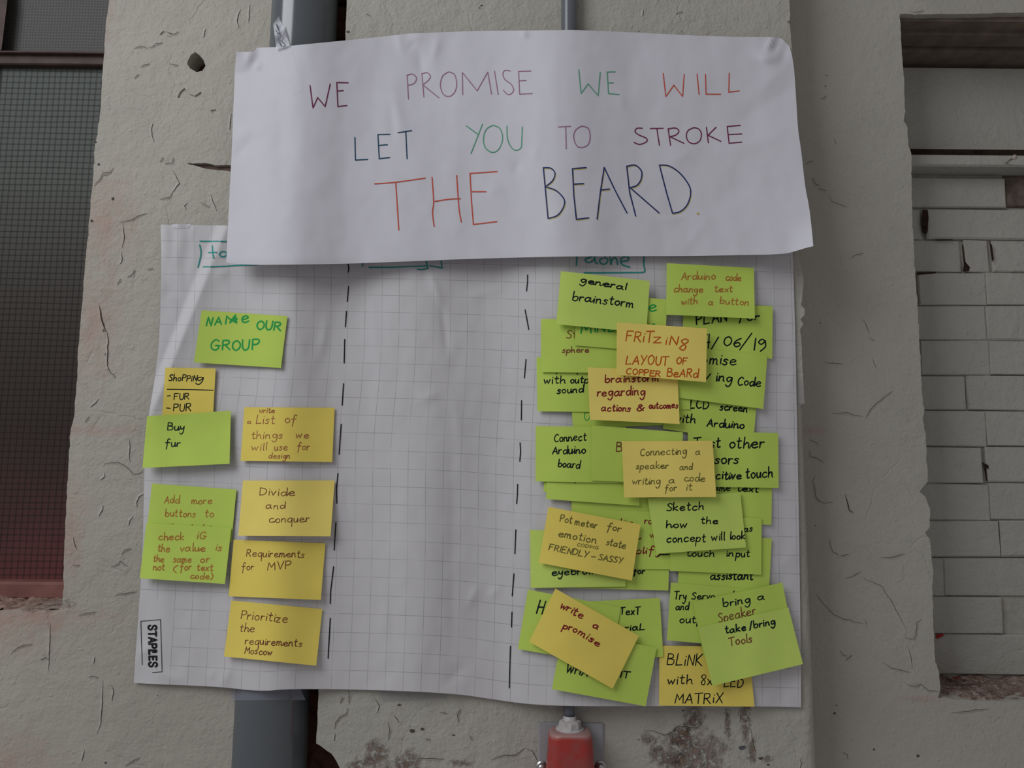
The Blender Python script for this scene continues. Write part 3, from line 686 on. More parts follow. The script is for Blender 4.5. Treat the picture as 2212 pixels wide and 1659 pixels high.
# ------------------------------------------------------------------ pen strokes
def ribbon(pts, wpx, dfn, V, Fc, taper=True, step=4.0):
    q = []
    for a, b2 in zip(pts, pts[1:]):
        L = math.hypot(b2[0]-a[0], b2[1]-a[1]); k = max(1, int(L/step))
        for j in range(k): q.append((a[0]+(b2[0]-a[0])*j/k, a[1]+(b2[1]-a[1])*j/k))
    q.append(pts[-1])
    q = [q[0]]+[b2 for a, b2 in zip(q, q[1:]) if math.hypot(b2[0]-a[0], b2[1]-a[1]) > .05]
    n = len(q)
    if n < 2: q = [q[0], (q[0][0]+.8, q[0][1]+.8)]; n = 2
    def nrm(a, b2):
        L = math.hypot(b2[0]-a[0], b2[1]-a[1])+1e-9; return ((b2[0]-a[0])/L, (b2[1]-a[1])/L)
    t0 = nrm(q[0], q[1]); t1 = nrm(q[-2], q[-1]); h = wpx/2
    q = [(q[0][0]-t0[0]*h*.9, q[0][1]-t0[1]*h*.9)]+q+[(q[-1][0]+t1[0]*h*.9, q[-1][1]+t1[1]*h*.9)]; n = len(q)
    k0 = len(V)
    for i, (x, y) in enumerate(q):
        a = nrm(q[max(0, i-1)], q[i]) if i else nrm(q[0], q[1]); b2 = nrm(q[i], q[min(n-1, i+1)]) if i < n-1 else a
        tx, ty = a[0]+b2[0], a[1]+b2[1]; L = math.hypot(tx, ty)
        if L < .3: tx, ty = b2; L = 1
        nx, ny = -ty/L, tx/L; mit = min(1.6, 2/max(L, .9)) if L != 1 else 1
        hh = h*mit*(.35 if i in (0, n-1) else 1)*(1+.13*noise.noise(Vector((x*.15, y*.15, 6))))
        for s_ in (-1, 1):
            X, Y = x+nx*hh*s_, y+ny*hh*s_
            V.append(P(X, Y, -dfn(X, Y)))
    for i in range(n-1):
        a = k0+2*i; Fc.append((a, a+1, a+3, a+2))
G = {
'a': '~.78,.85 .45,1 .1,.7 .05,.3 .28,0 .6,.2 .78,.75;~.8,.95 .78,.3 .98,0',
'b': '0,2 .03,.1;~.05,.6 .4,1 .75,.7 .62,.1 .3,-.02 .03,.2', 'c': '~.75,.85 .45,1 .1,.65 .15,.15 .45,0 .8,.2',
'd': '~.72,.82 .4,1 .05,.6 .2,.05 .5,.08 .75,.6;.8,2 .84,0', 'e': '~.1,.5 .5,.55 .76,.75 .5,1 .15,.8 .1,.3 .4,0 .85,.2',
'f': '~.75,1.75 .5,2 .33,1.6 .3,.5 .2,-.7;0,1 .68,1.05', 'g': '~.75,.85 .4,1 .08,.65 .3,.1 .6,.3 .78,.9;~.78,.95 .8,0 .6,-.8 .3,-.95 .02,-.6',
'h': '0,2 .02,0;~.02,.5 .35,1 .6,.8 .62,.3 .74,0', 'i': '.1,1 .12,0;.12,1.52 .16,1.42', 'k': '.02,2 .03,0;.62,1 .06,.45 .7,0',
'l': '~.05,2 .05,.4 .12,0', 'm': '0,1 .03,0;~.03,.6 .25,1 .42,.75 .44,0;~.44,.6 .68,1 .85,.7 .88,.1 1.02,0', 'n': '0,1 .03,0;~.03,.6 .35,1 .57,.8 .6,.2 .74,0',
'o': '~.4,1 .1,.8 .04,.4 .3,0 .6,.2 .68,.6 .45,1', 'p': '.02,1 -.04,-1;~.02,.6 .35,1 .7,.7 .55,.1 .25,0 .0,.25', 'q': '~.75,.85 .45,1 .1,.7 .05,.3 .28,0 .6,.2 .75,.75;.76,1 .78,-1.1',
'r': '0,1 .03,0;~.03,.5 .22,.92 .52,.95', 's': '~.6,.85 .32,1 .1,.76 .48,.42 .45,.1 .2,0 -.02,.15', 't': '~.25,1.7 .24,.3 .38,0 .6,.12;0,1.12 .55,1.18',
'u': '~0,1 .05,.2 .28,0 .55,.35 .6,1;.6,1 .68,0', 'v': '0,1 .28,0 .6,1', 'w': '0,1 .2,0 .45,.8 .66,0 .9,1.02', 'x': '0,1 .6,0;.6,1 0,0',
'y': '~0,1 .1,.4 .35,.3 .6,.9;~.6,1 .55,-.3 .3,-.95 .0,-.7', 'z': '0,1 .6,.98 .02,0 .66,.02',
'A': '0,0 .5,1.75 .9,0;.18,.62 .8,.66', 'B': '.02,1.75 .05,0;~.02,1.75 .6,1.65 .65,1.15 .08,.95;~.08,.95 .8,.8 .75,.1 .05,0', 'C': '~.85,1.5 .5,1.75 .1,1.2 .08,.5 .4,0 .9,.2',
'D': '.02,1.75 .05,0;~.02,1.75 .7,1.5 .9,.85 .6,.15 .05,0', 'E': '.8,1.72 .03,1.75 .06,0 .85,.03;.05,.92 .65,.95', 'F': '.8,1.75 .02,1.7 .06,0;.05,.95 .62,.98',
'G': '~.85,1.5 .5,1.78 .08,1.2 .1,.35 .5,0 .85,.3 .82,.75;.5,.78 1,.75', 'H': '.02,1.75 .0,0;.8,1.75 .78,0;.0,.85 .8,.9', 'I': '.1,1.75 .12,0', 'K': '.02,1.75 .05,0;.75,1.75 .06,.8 .85,0',
'L': '.1,1.75 .03,0 .78,.08', 'M': '.0,0 .12,1.75 .5,.65 .9,1.75 1.0,0', 'N': '.02,0 .06,1.75 .75,.05 .8,1.75', 'O': '~.45,1.75 .1,1.4 .05,.6 .4,0 .8,.4 .85,1.2 .5,1.75', 'P': '.02,1.75 .05,0;~.02,1.72 .6,1.72 .75,1.3 .5,.9 .06,.85',
'R': '.02,1.72 .04,0;~.02,1.72 .6,1.7 .7,1.25 .45,.95 .06,.85;.3,.88 .85,0', 'S': '~.78,1.5 .45,1.75 .1,1.4 .4,.95 .72,.55 .5,.05 .0,.15', 'T': '-.1,1.68 .9,1.78;.4,1.72 .43,0', 'U': '~0,1.75 .05,.5 .35,0 .7,.4 .75,1.75',
'V': '0,1.75 .4,0 .85,1.75', 'W': '0,1.75 .25,0 .55,1.2 .8,0 1.1,1.75', 'X': '0,1.7 .8,0;.8,1.75 0,0', 'Y': '0,1.75 .42,.85;.85,1.75 .2,0', 'Z': '0,1.7 .8,1.72 .02,0 .9,.02',
'0': '~.45,1.75 .1,1.4 .05,.5 .4,0 .75,.5 .75,1.3 .45,1.75', '1': '.1,1.75 .12,0', '4': '.5,1.75 .05,.7 .8,.72;.7,1.75 .65,0', '6': '~.7,1.7 .25,1.2 .05,.5 .35,0 .72,.4 .5,.85 .1,.55', '8': '~.7,1.5 .4,1.75 .1,1.4 .6,.6 .45,0 .1,.4 .7,1.3',
'9': '~.75,1.4 .4,1.7 .1,1.25 .4,.95 .75,1.4;~.75,1.5 .85,.6 .4,-.1', '/': '.7,1.9 .0,-.1', '(': '~.5,1.8 .1,1.1 .1,.4 .4,-.2', ')': '~.0,1.8 .4,1.1 .4,.4 .05,-.2', '-': '0,.7 .5,.75', '.': '.1,.08 .14,.0', '&': '~.9,.0 .3,1.3 .5,1.75 .7,1.4 .1,.6 .3,0 .6,.1 1,.9',
'_': '0,0 .9,0', '~': '~0,.1 .3,.3 .6,.0 .9,.15'}
GG = {}
for ch_, st in G.items():
    L = []
    for s_ in st.split(';'):
        sm = s_[0] == '~' and len(s_) > 1
        pts = [tuple(float(q) for q in p.split(',')) for p in (s_[1:] if sm else s_).split()]
        L.append(smoothpl(pts, 5) if sm else pts)
    mx = max(p[0] for l in L for p in l)
    GG[ch_] = (L, mx)
def word(text, x0, y0, x1, y1, xh, wpx, dfn, V, Fc, gap=.26, slant=.0):
    adv = []; x = 0
    for c in text:
        if c == ' ': x += .6; adv.append(None); continue
        adv.append(x); x += GG[c][1]+gap
    tot = x-gap
    L = math.hypot(x1-x0, y1-y0); dx, dy = (x1-x0)/L, (y1-y0)/L; sx_ = L/max(tot, .3)
    for c, c2, a, a2 in zip(text, text[1:], adv, adv[1:]):
        if a is None or a2 is None or c not in 'aceilmnutdhk' or c2 not in 'ueimnrvwyo' or random.random() < .45: continue
        q = [((a+GG[c][1]-.06)*sx_, .02*xh), ((a+GG[c][1]+gap*.45)*sx_, .16*xh), ((a2+.03)*sx_, .72*xh)]
        q = smoothpl([(x0+dx*(X+Y*slant)+dy*Y, y0+dy*(X+Y*slant)-dx*Y) for X, Y in q], 4)
        ribbon(q, wpx*.8, dfn, V, Fc, step=3.5)
    for c, a in zip(text, adv):
        if a is None: continue
        jx, jy, js = random.uniform(-.04, .04), random.uniform(-.09, .09), random.uniform(.93, 1.07)
        for st in GG[c][0]:
            pts = []
            for (gx_, gy_) in st:
                X = (a+gx_+jx)*sx_ + gy_*slant*xh; Y = (gy_*js+jy)*xh
                pts.append((x0+dx*X+dy*Y, y0+dy*X-dx*Y))
            ribbon(pts, wpx*random.uniform(.92, 1.08), dfn, V, Fc, step=3.5)
def strokes_obj(name, mat, parent, V, Fc, lab=None):
    o = link(name, V, Fc, mat, parent)
    if lab: o['label'] = lab
    return o
# ------------------------------------------------------------------ sticky notes
GRP = 'sticky notes on the flip chart sheet'
def note(mat, TL, TR, BR_, BL, base, curl, label, texts=(), cornerlift=0, lines=()):
    base *= .001; curl *= .001
    dwn = ((BL[0]+BR_[0]-TL[0]-TR[0])/2, (BL[1]+BR_[1]-TL[1]-TR[1])/2); hl = dwn[0]**2+dwn[1]**2
    rgt = ((TR[0]+BR_[0]-TL[0]-BL[0])/2, (TR[1]+BR_[1]-TL[1]-BL[1])/2); wl_ = rgt[0]**2+rgt[1]**2
    mc = ((TL[0]+TR[0])/2, (TL[1]+TR[1])/2); ml = ((TL[0]+BL[0])/2, (TL[1]+BL[1])/2)
    sd = random.random()*50; skew = random.uniform(-.3, .3)
    def dfn(px, py):
        v = max(0, ((px-mc[0])*dwn[0]+(py-mc[1])*dwn[1])/hl); u = ((px-ml[0])*rgt[0]+(py-ml[1])*rgt[1])/wl_
        d_ = d_note_s(px, py) + .003 + base + curl*(max(0, v-.1)/.9)**1.5*(1+skew*(u-.5))
        d_ += (.0004+curl*.06)*noise.noise(Vector((px/70+sd, py/70, sd)))*min(1, v*3)
        return d_ + .0012*math.exp(-v/.06)*0
    V, Fc = [], []
    nu, nv = 22, 14
    T, B = (P(*TL), P(*TR)), (P(*BL), P(*BR_))
    for j in range(nv+1):
        for i in range(nu+1):
            u, v = i/nu, j/nv
            q = (T[0].lerp(T[1], u)).lerp(B[0].lerp(B[1], u), v); px, py = edge_px(q.x, q.z)
            V.append(P(px, py, -dfn(px, py)))
    for j in range(nv):
        for i in range(nu):
            a = j*(nu+1)+i; Fc.append((a, a+nu+1, a+nu+2, a+1))
    o = link('sticky_note', V, Fc, M[mat], None, True, solid=.00035)
    tag(o, label, 'sticky note', GRP)
    dt = lambda x, y: dfn(x, y)+.00045
    for colr, wpx, items in texts:
        for it in items:
            v_, f_ = [], []; txt, x0, y0, x1, y1, xh = it[:6]
            word(txt, x0, y0, x1, y1, xh, wpx, dt, v_, f_, slant=it[6] if len(it) > 6 else .11)
            strokes_obj('written_word' if len(txt) > 1 else 'written_letter', ink(colr), o, v_, f_)
    for (colr, wpx, pl) in lines:
        for st in pl:
            v_, f_ = [], []; ribbon(st, wpx, dt, v_, f_); strokes_obj('pen_mark', ink(colr), o, v_, f_)
    return o
TEAL = 'teal'
# left column
note('green', (435.7, 670.6), (621, 683), (607, 795), (419, 783), 0, 3, 'green sticky note with thick green capitals about naming the group, top of the left column',
     [('green', 3.6, [('N', 445, 704, 456, 705, 11.5), ('A', 464, 702, 478, 701, 9.5), ('M', 488, 700, 512, 697, 9), ('e', 521, 698, 537, 697, 15)]),
      ('green', 3.6, [('OUR', 553, 711, 606, 714, 10.5), ('GROUP', 454, 757, 558, 755, 12)])], lines=[('green', 4.5, [[(497, 697), (506, 684), (510, 697), (499, 690), (512, 689)]])])
note('yellow2', (357.5, 794), (466, 796), (460, 905), (350, 905), 0, 1, 'small yellow shopping list note tucked above the blank-looking green one',
     [('black', 2.2, [('ShoPPiN', 364, 822, 424, 824, 7.5, .15), ('g', 424, 823, 438, 823, 8, .3), ('-', 361, 859, 368, 859, 6), ('FUR', 375, 863, 408, 863, 7.5), ('-', 358, 885, 366, 886, 6), ('PUR', 374, 888, 412, 888, 9)])],
     lines=[('black', 2.0, [[(361, 841), (410, 841.5), (461, 843)]])])
note('green', (318, 899), (499, 887), (496, 1002), (308, 1011), 5, 8, 'pale green sticky note with two words about buying fur, left edge of the sheet',
     [('dgreen', 2.5, [('Buy', 361, 929, 397, 930, 8.5, .1), ('fur', 357, 965, 389, 964, 8.5, .1)])])
note('yellow2', (528, 879.5), (723, 881), (717.5, 998), (520, 995.5), 0, 4, 'yellow sticky note listing things for the design in thin brown writing',
     [('orange', 1.9, [('write', 560, 892, 593, 892, 6), ('a', 534, 915, 542, 915, 5.5), ('List', 553, 915, 592, 916, 10), ('of', 615, 914, 640, 914, 9.5), ('things', 543, 948, 610, 947, 8.5), ('we', 639, 946, 667, 946, 8.5),
                       ('will', 543, 973, 576, 973, 8.5), ('use', 593, 973, 620, 973, 8.5), ('for', 642, 972, 668, 972, 8.5), ('design', 580, 990, 626, 990, 6.5)])])
note('green', (328.6, 1044.6), (511, 1057.5), (500, 1171), (316, 1158), 0, 1, 'green sticky note about adding more buttons, its lower half under another green note',
     [('rust', 2.2, [('Add', 355, 1087, 387, 1087, 8.5), ('more', 414, 1089, 458, 1088, 8.5), ('buttons', 357, 1116, 422, 1117, 8.5), ('to', 442, 1116, 461, 1117, 8.5), ('the', 362, 1145, 390, 1147, 8), ('Arduino', 408, 1147, 475, 1150, 8)])])
note('green', (316.7, 1130), (500, 1140), (486, 1261.5), (302, 1249), 4, 7, 'green sticky note with five lines of orange writing about checking a value',
     [('rust', 2.4, [('check', 342, 1167, 397, 1166, 8.5), ('iG', 425, 1163, 444, 1165, 9), ('the', 340, 1191, 366, 1192, 8.5), ('value', 389, 1191, 443, 1191, 8.5), ('is', 465, 1189, 477, 1191, 8.5), ('the', 331, 1213, 354, 1214, 8),
                     ('same', 374, 1215, 413, 1215, 8), ('or', 433, 1215, 452, 1215, 8), ('not', 331, 1232, 355, 1232, 8), ('(', 373, 1235, 383, 1235, 8), ('for', 389, 1232, 413, 1231, 8), ('text', 425, 1232, 459, 1233, 7.5), ('code)', 411, 1250, 459, 1251, 7)])])
note('yellow', (525, 1038), (723, 1037.7), (714, 1158.7), (515, 1157.5), 1, 9, 'pale yellow sticky note with the words divide and conquer',
     [('brown', 1.9, [('Divide', 560, 1070, 637, 1071, 9.5), ('and', 574, 1099, 615, 1099, 8), ('conquer', 581, 1129, 668, 1127, 9)])])
note('yellow2', (505, 1166), (703, 1173.4), (693, 1296), (494, 1288), 0, 5, 'yellow sticky note about requirements with a dent at its lower edge',
     [('brown', 1.9, [('Requirements', 532, 1202, 657, 1204, 8.5), ('for', 522, 1232, 547, 1231, 8.5), ('MVP', 578, 1231, 628, 1229, 9.5)])])
note('yellow2', (500, 1297), (696.5, 1315.7), (683, 1438), (484, 1418), 0, 8, 'lowest yellow sticky note of the left column, about prioritizing the requirements',
     [('brown', 2.1, [('Prioritize', 520, 1336, 620, 1345, 10), ('the', 518, 1363, 549, 1366, 9), ('requirements', 529, 1391, 651, 1397, 8.5), ('Moscow', 529, 1412, 586, 1415, 8.5)])])
# right hand cluster, bottom ones first
note('green', (1229, 810), (1426, 803), (1432, 918.5), (1238, 926), 2, 1, 'mostly hidden green note with thin green writing, under the dark red lettered yellow note', [('green', 1.8, [('U', 1262, 908, 1274, 908, 13), ('1', 1267, 893, 1269, 893, 5)])])
note('green', (1441, 812), (1637, 838), (1627, 957), (1432, 926), 3, 1, 'green note with black writing about a screen, peeking out above the touch sensor note',
     [('black', 3.0, [('LCD', 1490, 882, 1530, 883, 10), ('screen', 1555, 885, 1613, 890, 8.5), ('with', 1457, 911, 1501, 914, 9.5), ('Arduino', 1527, 921, 1607, 926, 8.8)])])
note('green', (1296, 768), (1489, 770), (1491, 884.5), (1298, 881), 4.4, .4, 'almost fully covered green note whose corner shows beside the screen note')
note('green', (1159, 772), (1355, 774), (1357, 891), (1161, 888.5), 3, 1.5, 'green note with black writing about sound output, left edge of the cluster',
     [('black', 2.7, [('with', 1175, 829, 1221, 828, 8.5), ('output', 1232, 827, 1291, 828, 8.5), ('sound', 1203, 850, 1260, 847, 8)])], lines=[('black', 2.2, [[(1201, 806), (1203, 808)], [(1246, 806), (1248, 809)]])])
note('green', (1168.6, 689), (1365, 692), (1365, 806), (1169, 804), 5.6, 1.5, 'green note with the brown word sphere, left of the orange lettered note',
     [('brown', 2.3, [('St', 1223, 731, 1246, 731, 9.5), ('sphere', 1215, 762, 1272, 761, 6.5)])])
note('green', (1247, 632), (1441, 647), (1436, 762), (1240.5, 746), 8, .5, 'green note with green capitals, mostly under the brainstorm note',
     [('green', 3.2, [('MIND', 1255, 719, 1333, 716, 11), ('n', 1400, 716, 1417, 716, 17), ('e', 1401, 673, 1418, 672, 14)])])
note('green2', (1211.6, 585.8), (1403.6, 607), (1395.8, 719), (1201.5, 700.3), 10, 5, 'green note reading general brainstorm in bold black, topmost on the left of the cluster',
     [('black', 2.9, [('general', 1253, 610, 1352, 626, 7.5), ('brainstorm', 1236, 648, 1368, 664, 9.5)])])
note('green', (1476, 655), (1668.8, 661.3), (1668, 775), (1474, 772), 2, 1.5, 'green note with a black handwritten date, right side of the cluster',
     [('black', 3.2, [('PLAN', 1504, 702, 1570, 693, 12.5), ('for', 1594, 692, 1640, 691, 9), ('14', 1508, 752, 1534, 750, 16), ('/', 1536, 753, 1551, 752, 13), ('06', 1562, 746, 1598, 749, 11.5), ('/', 1597, 754, 1621, 753, 16.5), ('19', 1626, 756, 1652, 757, 14)])])
note('green', (1440.3, 568.7), (1628.3, 578.8), (1630.5, 688.3), (1438.8, 679.8), 5, 7, 'green note with three lines of orange-brown writing, top right of the cluster',
     [('rust', 2.4, [('Arduino', 1472, 604, 1545, 604, 8.5), ('code', 1567, 606, 1600, 607, 8), ('change', 1455, 631, 1518, 632, 8), ('text', 1543, 631, 1582, 631, 7.5), ('with', 1472, 658, 1507, 657, 8), ('a', 1530, 658, 1540, 659, 7), ('button', 1555, 656, 1617, 660, 7.5)])])
note('green', (1462, 747), (1657.3, 768.3), (1648.6, 883.4), (1456, 858), 5, 3, 'green note with black writing about code, half under the orange lettered note',
     [('black', 3.0, [('o', 1514, 785, 1526, 786, 10), ('mise', 1532, 785, 1590, 789, 11.5), ('v', 1520, 819, 1533, 820, 12), ('ing', 1546, 823, 1580, 825, 11), ('Code', 1593, 831, 1643, 835, 10)])])
note('yellow', (1269.2, 793.7), (1463, 801), (1468, 916), (1274.5, 906.6), 9.5, 5, 'yellow note with dark red writing about actions and outcomes',
     [('red', 2.8, [('brainstorm', 1307, 827, 1422, 823, 8.5), ('regarding', 1290, 856, 1393, 853, 9.5), ('actions', 1299, 888, 1361, 889, 8.5), ('&', 1374, 888, 1391, 887, 7.5), ('outcomes', 1402, 883, 1464, 881, 7)])])
note('yellow', (1332.4, 696.3), (1527, 709.7), (1525, 825.6), (1331.7, 809), 16.5, 2.5, 'yellow note with orange capitals about a layout, on top of the upper cluster',
     [('vorange', 2.7, [('FRiT', 1351, 736, 1409, 740, 13), ('Z', 1411, 741, 1428, 741, 7.5), ('iN', 1436, 744, 1462, 746, 10), ('8', 1465, 757, 1482, 757, 14, .25), ('LAYOUT', 1351, 786, 1443, 789, 11), ('OF', 1461, 786, 1483, 787, 8), ('COPPER', 1352, 808, 1426, 813, 7), ('BeARd', 1440, 813, 1507, 816, 9.5)])])
note('green', (1176, 945), (1372, 948), (1370, 1066), (1174.5, 1062), 2, .4, 'green note of which only a sliver shows lower left of the board note')
note('green', (1237, 1000), (1432, 1008), (1428, 1122), (1234, 1116), 2, .4, 'hidden green note showing as a strip above the emotion state note')
note('green', (1182, 960), (1383, 975), (1381, 1092.6), (1180, 1078), 3.4, 3, 'green note with its blank lower edge showing below the board note', lines=[('black', 2, [[(1242, 1041), (1242.5, 1044)]])])
note('green', (1157.4, 920.3), (1352, 923), (1352, 1043.5), (1157, 1039.8), 6.6, 1, 'green note with black writing about connecting a board, left side of the cluster',
     [('black', 2.6, [('Connect', 1197, 954, 1266, 951, 9), ('Arduino', 1193, 981, 1264, 979, 9), ('board', 1205, 1008, 1252, 1012, 8.5)])])
note('green', (1278, 918.9), (1475, 934), (1470, 1046), (1276.7, 1037.9), 8.6, 1, 'green note with a single visible brown capital letter, beside the speaker note',
     [('brown', 2.4, [('B', 1331, 975, 1343, 975, 11)])])
note('green', (1470, 1016), (1668, 1018), (1666, 1133.8), (1468, 1128), 2, 1, 'green note about text, its blank lower part right of the sketch note',
     [('black', 2.9, [('same', 1532, 1059, 1577, 1061, 8), ('text', 1592, 1060, 1637, 1064, 8)])])
note('green', (1485.8, 930.4), (1680.8, 935.5), (1681.6, 1054), (1487, 1051), 4.4, 2, 'green note with large black writing about other touch sensors, right edge of the cluster',
     [('black', 3.2, [('Test', 1499, 968, 1556, 967, 12.5), ('other', 1575, 967, 1650, 968, 12.5), ('sensors', 1495, 1001, 1595, 1002, 11.5), ('capacitive', 1490, 1035, 1601, 1035, 9.5), ('touch', 1611, 1033, 1669, 1030, 11)])])
note('green', (1470, 1155), (1667, 1163), (1661, 1275), (1464, 1265), 2, 1, 'green note with the black word assistant showing under the touch input note',
     [('black', 3.2, [('assistant', 1534, 1251, 1626, 1252, 9.5)])])
note('green', (1257.5, 1100), (1453, 1107), (1460.5, 1230), (1262, 1227), 3.6, .8, 'green note with dark red writing between the emotion state and sketch notes',
     [('red', 2.5, [('making', 1320, 1135, 1366, 1136, 7.5), ('rough', 1392, 1131, 1440, 1132, 8), ('simplify', 1335, 1195, 1426, 1196, 8)])], lines=[('red', 2.5, [[(1378, 1165), (1385, 1163)]]), ('red', 2.4, [[(1404, 1155), (1407, 1161), (1409, 1154), (1412, 1161)]]), ('black', 3, [[(1421, 1201), (1427, 1198), (1445, 1198)]])])
note('green', (1450, 1112), (1645, 1119.3), (1644.4, 1241.5), (1447, 1233), 4.9, 1, 'green note about touch input, its lower half showing below the sketch note',
     [('black', 2.6, [('as', 1607, 1148, 1625, 1148, 7.5), ('touch', 1483, 1202, 1543, 1203, 8.5), ('in', 1569, 1202, 1584, 1202, 8), ('put', 1590, 1203, 1619, 1203, 8)])])
note('green2', (1399, 1077), (1598.7, 1063.6), (1611.3, 1182.6), (1417.8, 1196), 7.2, 4, 'green note about sketching how the concept will look, tilted slightly to the left',
     [('black', 2.7, [('Sketch', 1440, 1103, 1520, 1101, 9), ('how', 1439, 1140, 1483, 1139, 8), ('the', 1514, 1131, 1550, 1131, 8), ('concept', 1440, 1171, 1523, 1170, 9), ('will', 1537, 1168, 1565, 1166, 8.5), ('look', 1577, 1165, 1609, 1164, 8)])])
note('yellow', (1343.3, 952.9), (1539, 952), (1546.9, 1073.5), (1348.3, 1074.5), 12, 4, 'yellow note with thin olive writing about connecting a speaker, middle of the cluster',
     [('olive', 2.0, [('Connecting', 1383, 985, 1483, 981, 8.5), ('a', 1502, 982, 1512, 982, 7.5), ('speaker', 1374, 1013, 1443, 1012, 7.5), ('and', 1468, 1015, 1495, 1015, 7.5), ('writing', 1366, 1047, 1426, 1046, 8.5), ('a', 1444, 1044, 1457, 1044, 7.5), ('code', 1478, 1040, 1523, 1040, 8.5), ('for', 1436, 1061, 1461, 1060, 7.5), ('it', 1482, 1059, 1495, 1059, 7.5)])])
note('green', (1250, 1155), (1447, 1160), (1443.5, 1275.7), (1245, 1270), 2, 1, 'green note with its right half showing below the dark red lettered green note',
     [('black', 3.0, [('for', 1368, 1240, 1392, 1240, 7)])])
note('green2', (1145, 1144.7), (1348, 1150), (1351.3, 1267), (1146.3, 1269.9), 4.2, 2, 'green note with the word eyebrow, partly under the emotion state note',
     [('dgreen', 2.8, [('eyebrow', 1191, 1243, 1283, 1240, 8.5)])])
note('yellow2', (1184.8, 1094.8), (1383.8, 1133), (1364.7, 1254), (1163.9, 1215.6), 9.5, 4, 'tilted yellow note with olive writing about an emotion state',
     [('olive', 2.3, [('Pot', 1209, 1127, 1235, 1130, 8.5), ('meter', 1241, 1134, 1289, 1141, 8), ('for', 1311, 1144, 1340, 1149, 8), ('emotion', 1205, 1158, 1287, 1174, 8.5), ('state', 1309, 1177, 1350, 1185, 8), ('FRIENDLY', 1185, 1188, 1269, 1205, 7.5), ('-', 1276, 1207, 1285, 1208, 7), ('SASSY', 1292, 1209, 1344, 1217, 7)]),
      ('olive', 1.4, [('CODING', 1246, 1179, 1292, 1187, 3.6)])])
note('green', (1229, 1301), (1425, 1291.7), (1432.7, 1418.7), (1236, 1428), 2, 1, 'green note with two black words of capitals, right of the red lettered promise note',
     [('black', 2.9, [('TexT', 1339, 1328, 1382, 1327, 9), ('riaL', 1350, 1362, 1392, 1361, 7.5)])])
note('green', (1140.5, 1273.5), (1340.9, 1311.9), (1318, 1436), (1118.8, 1402), 3.6, 2, 'green note showing a black capital H, lower left of the cluster',
     [('black', 3.2, [('H', 1159, 1325, 1171, 1327, 17)])])
note('green', (1217, 1358), (1418.2, 1399.8), (1394.7, 1525.6), (1192, 1488.4), 6.2, 1.5, 'green note tilted at the bottom edge of the sheet, under the promise note',
     [('black', 3.0, [('WHA', 1222, 1452, 1268, 1460, 11), ('IT', 1339, 1463, 1358, 1466, 8)])])
note('yellow2', (1199.8, 1271.4), (1379.9, 1373.3), (1323.3, 1487.6), (1142.8, 1386.3), 9.5, 4, 'strongly tilted yellow note with red writing about a promise',
     [('red', 2.9, [('write', 1209, 1312, 1256, 1337, 9), ('a', 1279, 1354, 1290, 1360, 8), ('pro', 1216, 1357, 1245, 1366, 8), ('mise', 1248, 1369, 1293, 1397, 8)])])
note('green', (1449.2, 1258.4), (1644, 1275), (1636, 1400), (1440.8, 1383), 4.6, 1.5, 'green note about trying a servo, lower right of the cluster',
     [('black', 2.6, [('Try', 1456, 1294, 1481, 1295, 10), ('Servo', 1494, 1294, 1543, 1294, 8), ('and', 1459, 1317, 1487, 1318, 8), ('output', 1468, 1345, 1541, 1346, 8.5)])], lines=[('black', 2.5, [[(1584, 1279), (1586, 1277)]])])
note('green', (1496.9, 1300.7), (1689.8, 1258.4), (1712, 1372), (1520, 1417), 7, .8, 'green tilted note with black and brown writing, just above the note about tools',
     [('dgreen', 2.8, [('bring', 1563, 1311, 1620, 1302, 8.5), ('a', 1636, 1296, 1651, 1295, 8)]), ('brown', 2.3, [('Speaker', 1553, 1345, 1632, 1327, 11)])])
note('yellow2', (1424.5, 1394.7), (1617, 1396), (1629.6, 1526.3), (1423.8, 1524), 1.2, 2, 'yellow note with black capitals about a lamp matrix, bottom edge of the sheet',
     [('black', 2.4, [('BLiNK', 1440, 1436, 1516, 1439, 14), ('with', 1442, 1478, 1495, 1477, 10.5), ('8x8', 1513, 1480, 1553, 1478, 13), ('LED', 1564, 1484, 1604, 1485, 12), ('MATRiX', 1458, 1519, 1560, 1519, 12)])])
note('green2', (1507.3, 1355.3), (1702.8, 1312.2), (1734.3, 1434.4), (1538.9, 1481.6), 9, 6, 'green tilted note about bringing tools, overhanging the right edge of the sheet',
     [('dgreen', 3.2, [('take', 1567, 1368, 1611, 1361, 8), ('/', 1620, 1361, 1625, 1360, 9.5), ('bring', 1629, 1357, 1674, 1348, 8)]), ('brown', 2.5, [('Tools', 1576, 1396, 1625, 1387, 10)])])

# ------------------------------------------------------------------ writing on the chart sheet
dc = lambda x, y: d_chart(x, y)+.0009
def group(name, colr, wpx, strokes, parent, dfn, lab=None):
    V, Fc = [], []
    for s_ in strokes: ribbon(s_, wpx, dfn, V, Fc)
    return strokes_obj(name, ink(colr), parent, V, Fc, lab)
group('column_heading', TEAL, 2.8, [[(432, 521), (489, 521.5)], smoothpl([(431.4, 529), (434, 545), (432, 560), (427.6, 577.5)]), [(438, 576.5), (489, 575), (515, 573), (556, 572)],
      [(459, 531), (459.5, 545), (461, 557)], [(450, 546), (467, 545)], smoothpl([(489, 545), (480, 543), (474, 549), (478, 554), (487, 553), (490, 546)])], chart, dc, 'teal boxed heading, half hidden by the poster')
group('column_heading', TEAL, 2.8, [[(783, 568), (783, 575)], [(797, 577.5), (840, 577.5), (921, 574.5)], [(902, 581.5), (912, 582.5), (924, 579.5), (921, 564)], [(928, 574), (955, 579), (953, 564)]], chart, dc, 'foot of a teal boxed heading under the poster')
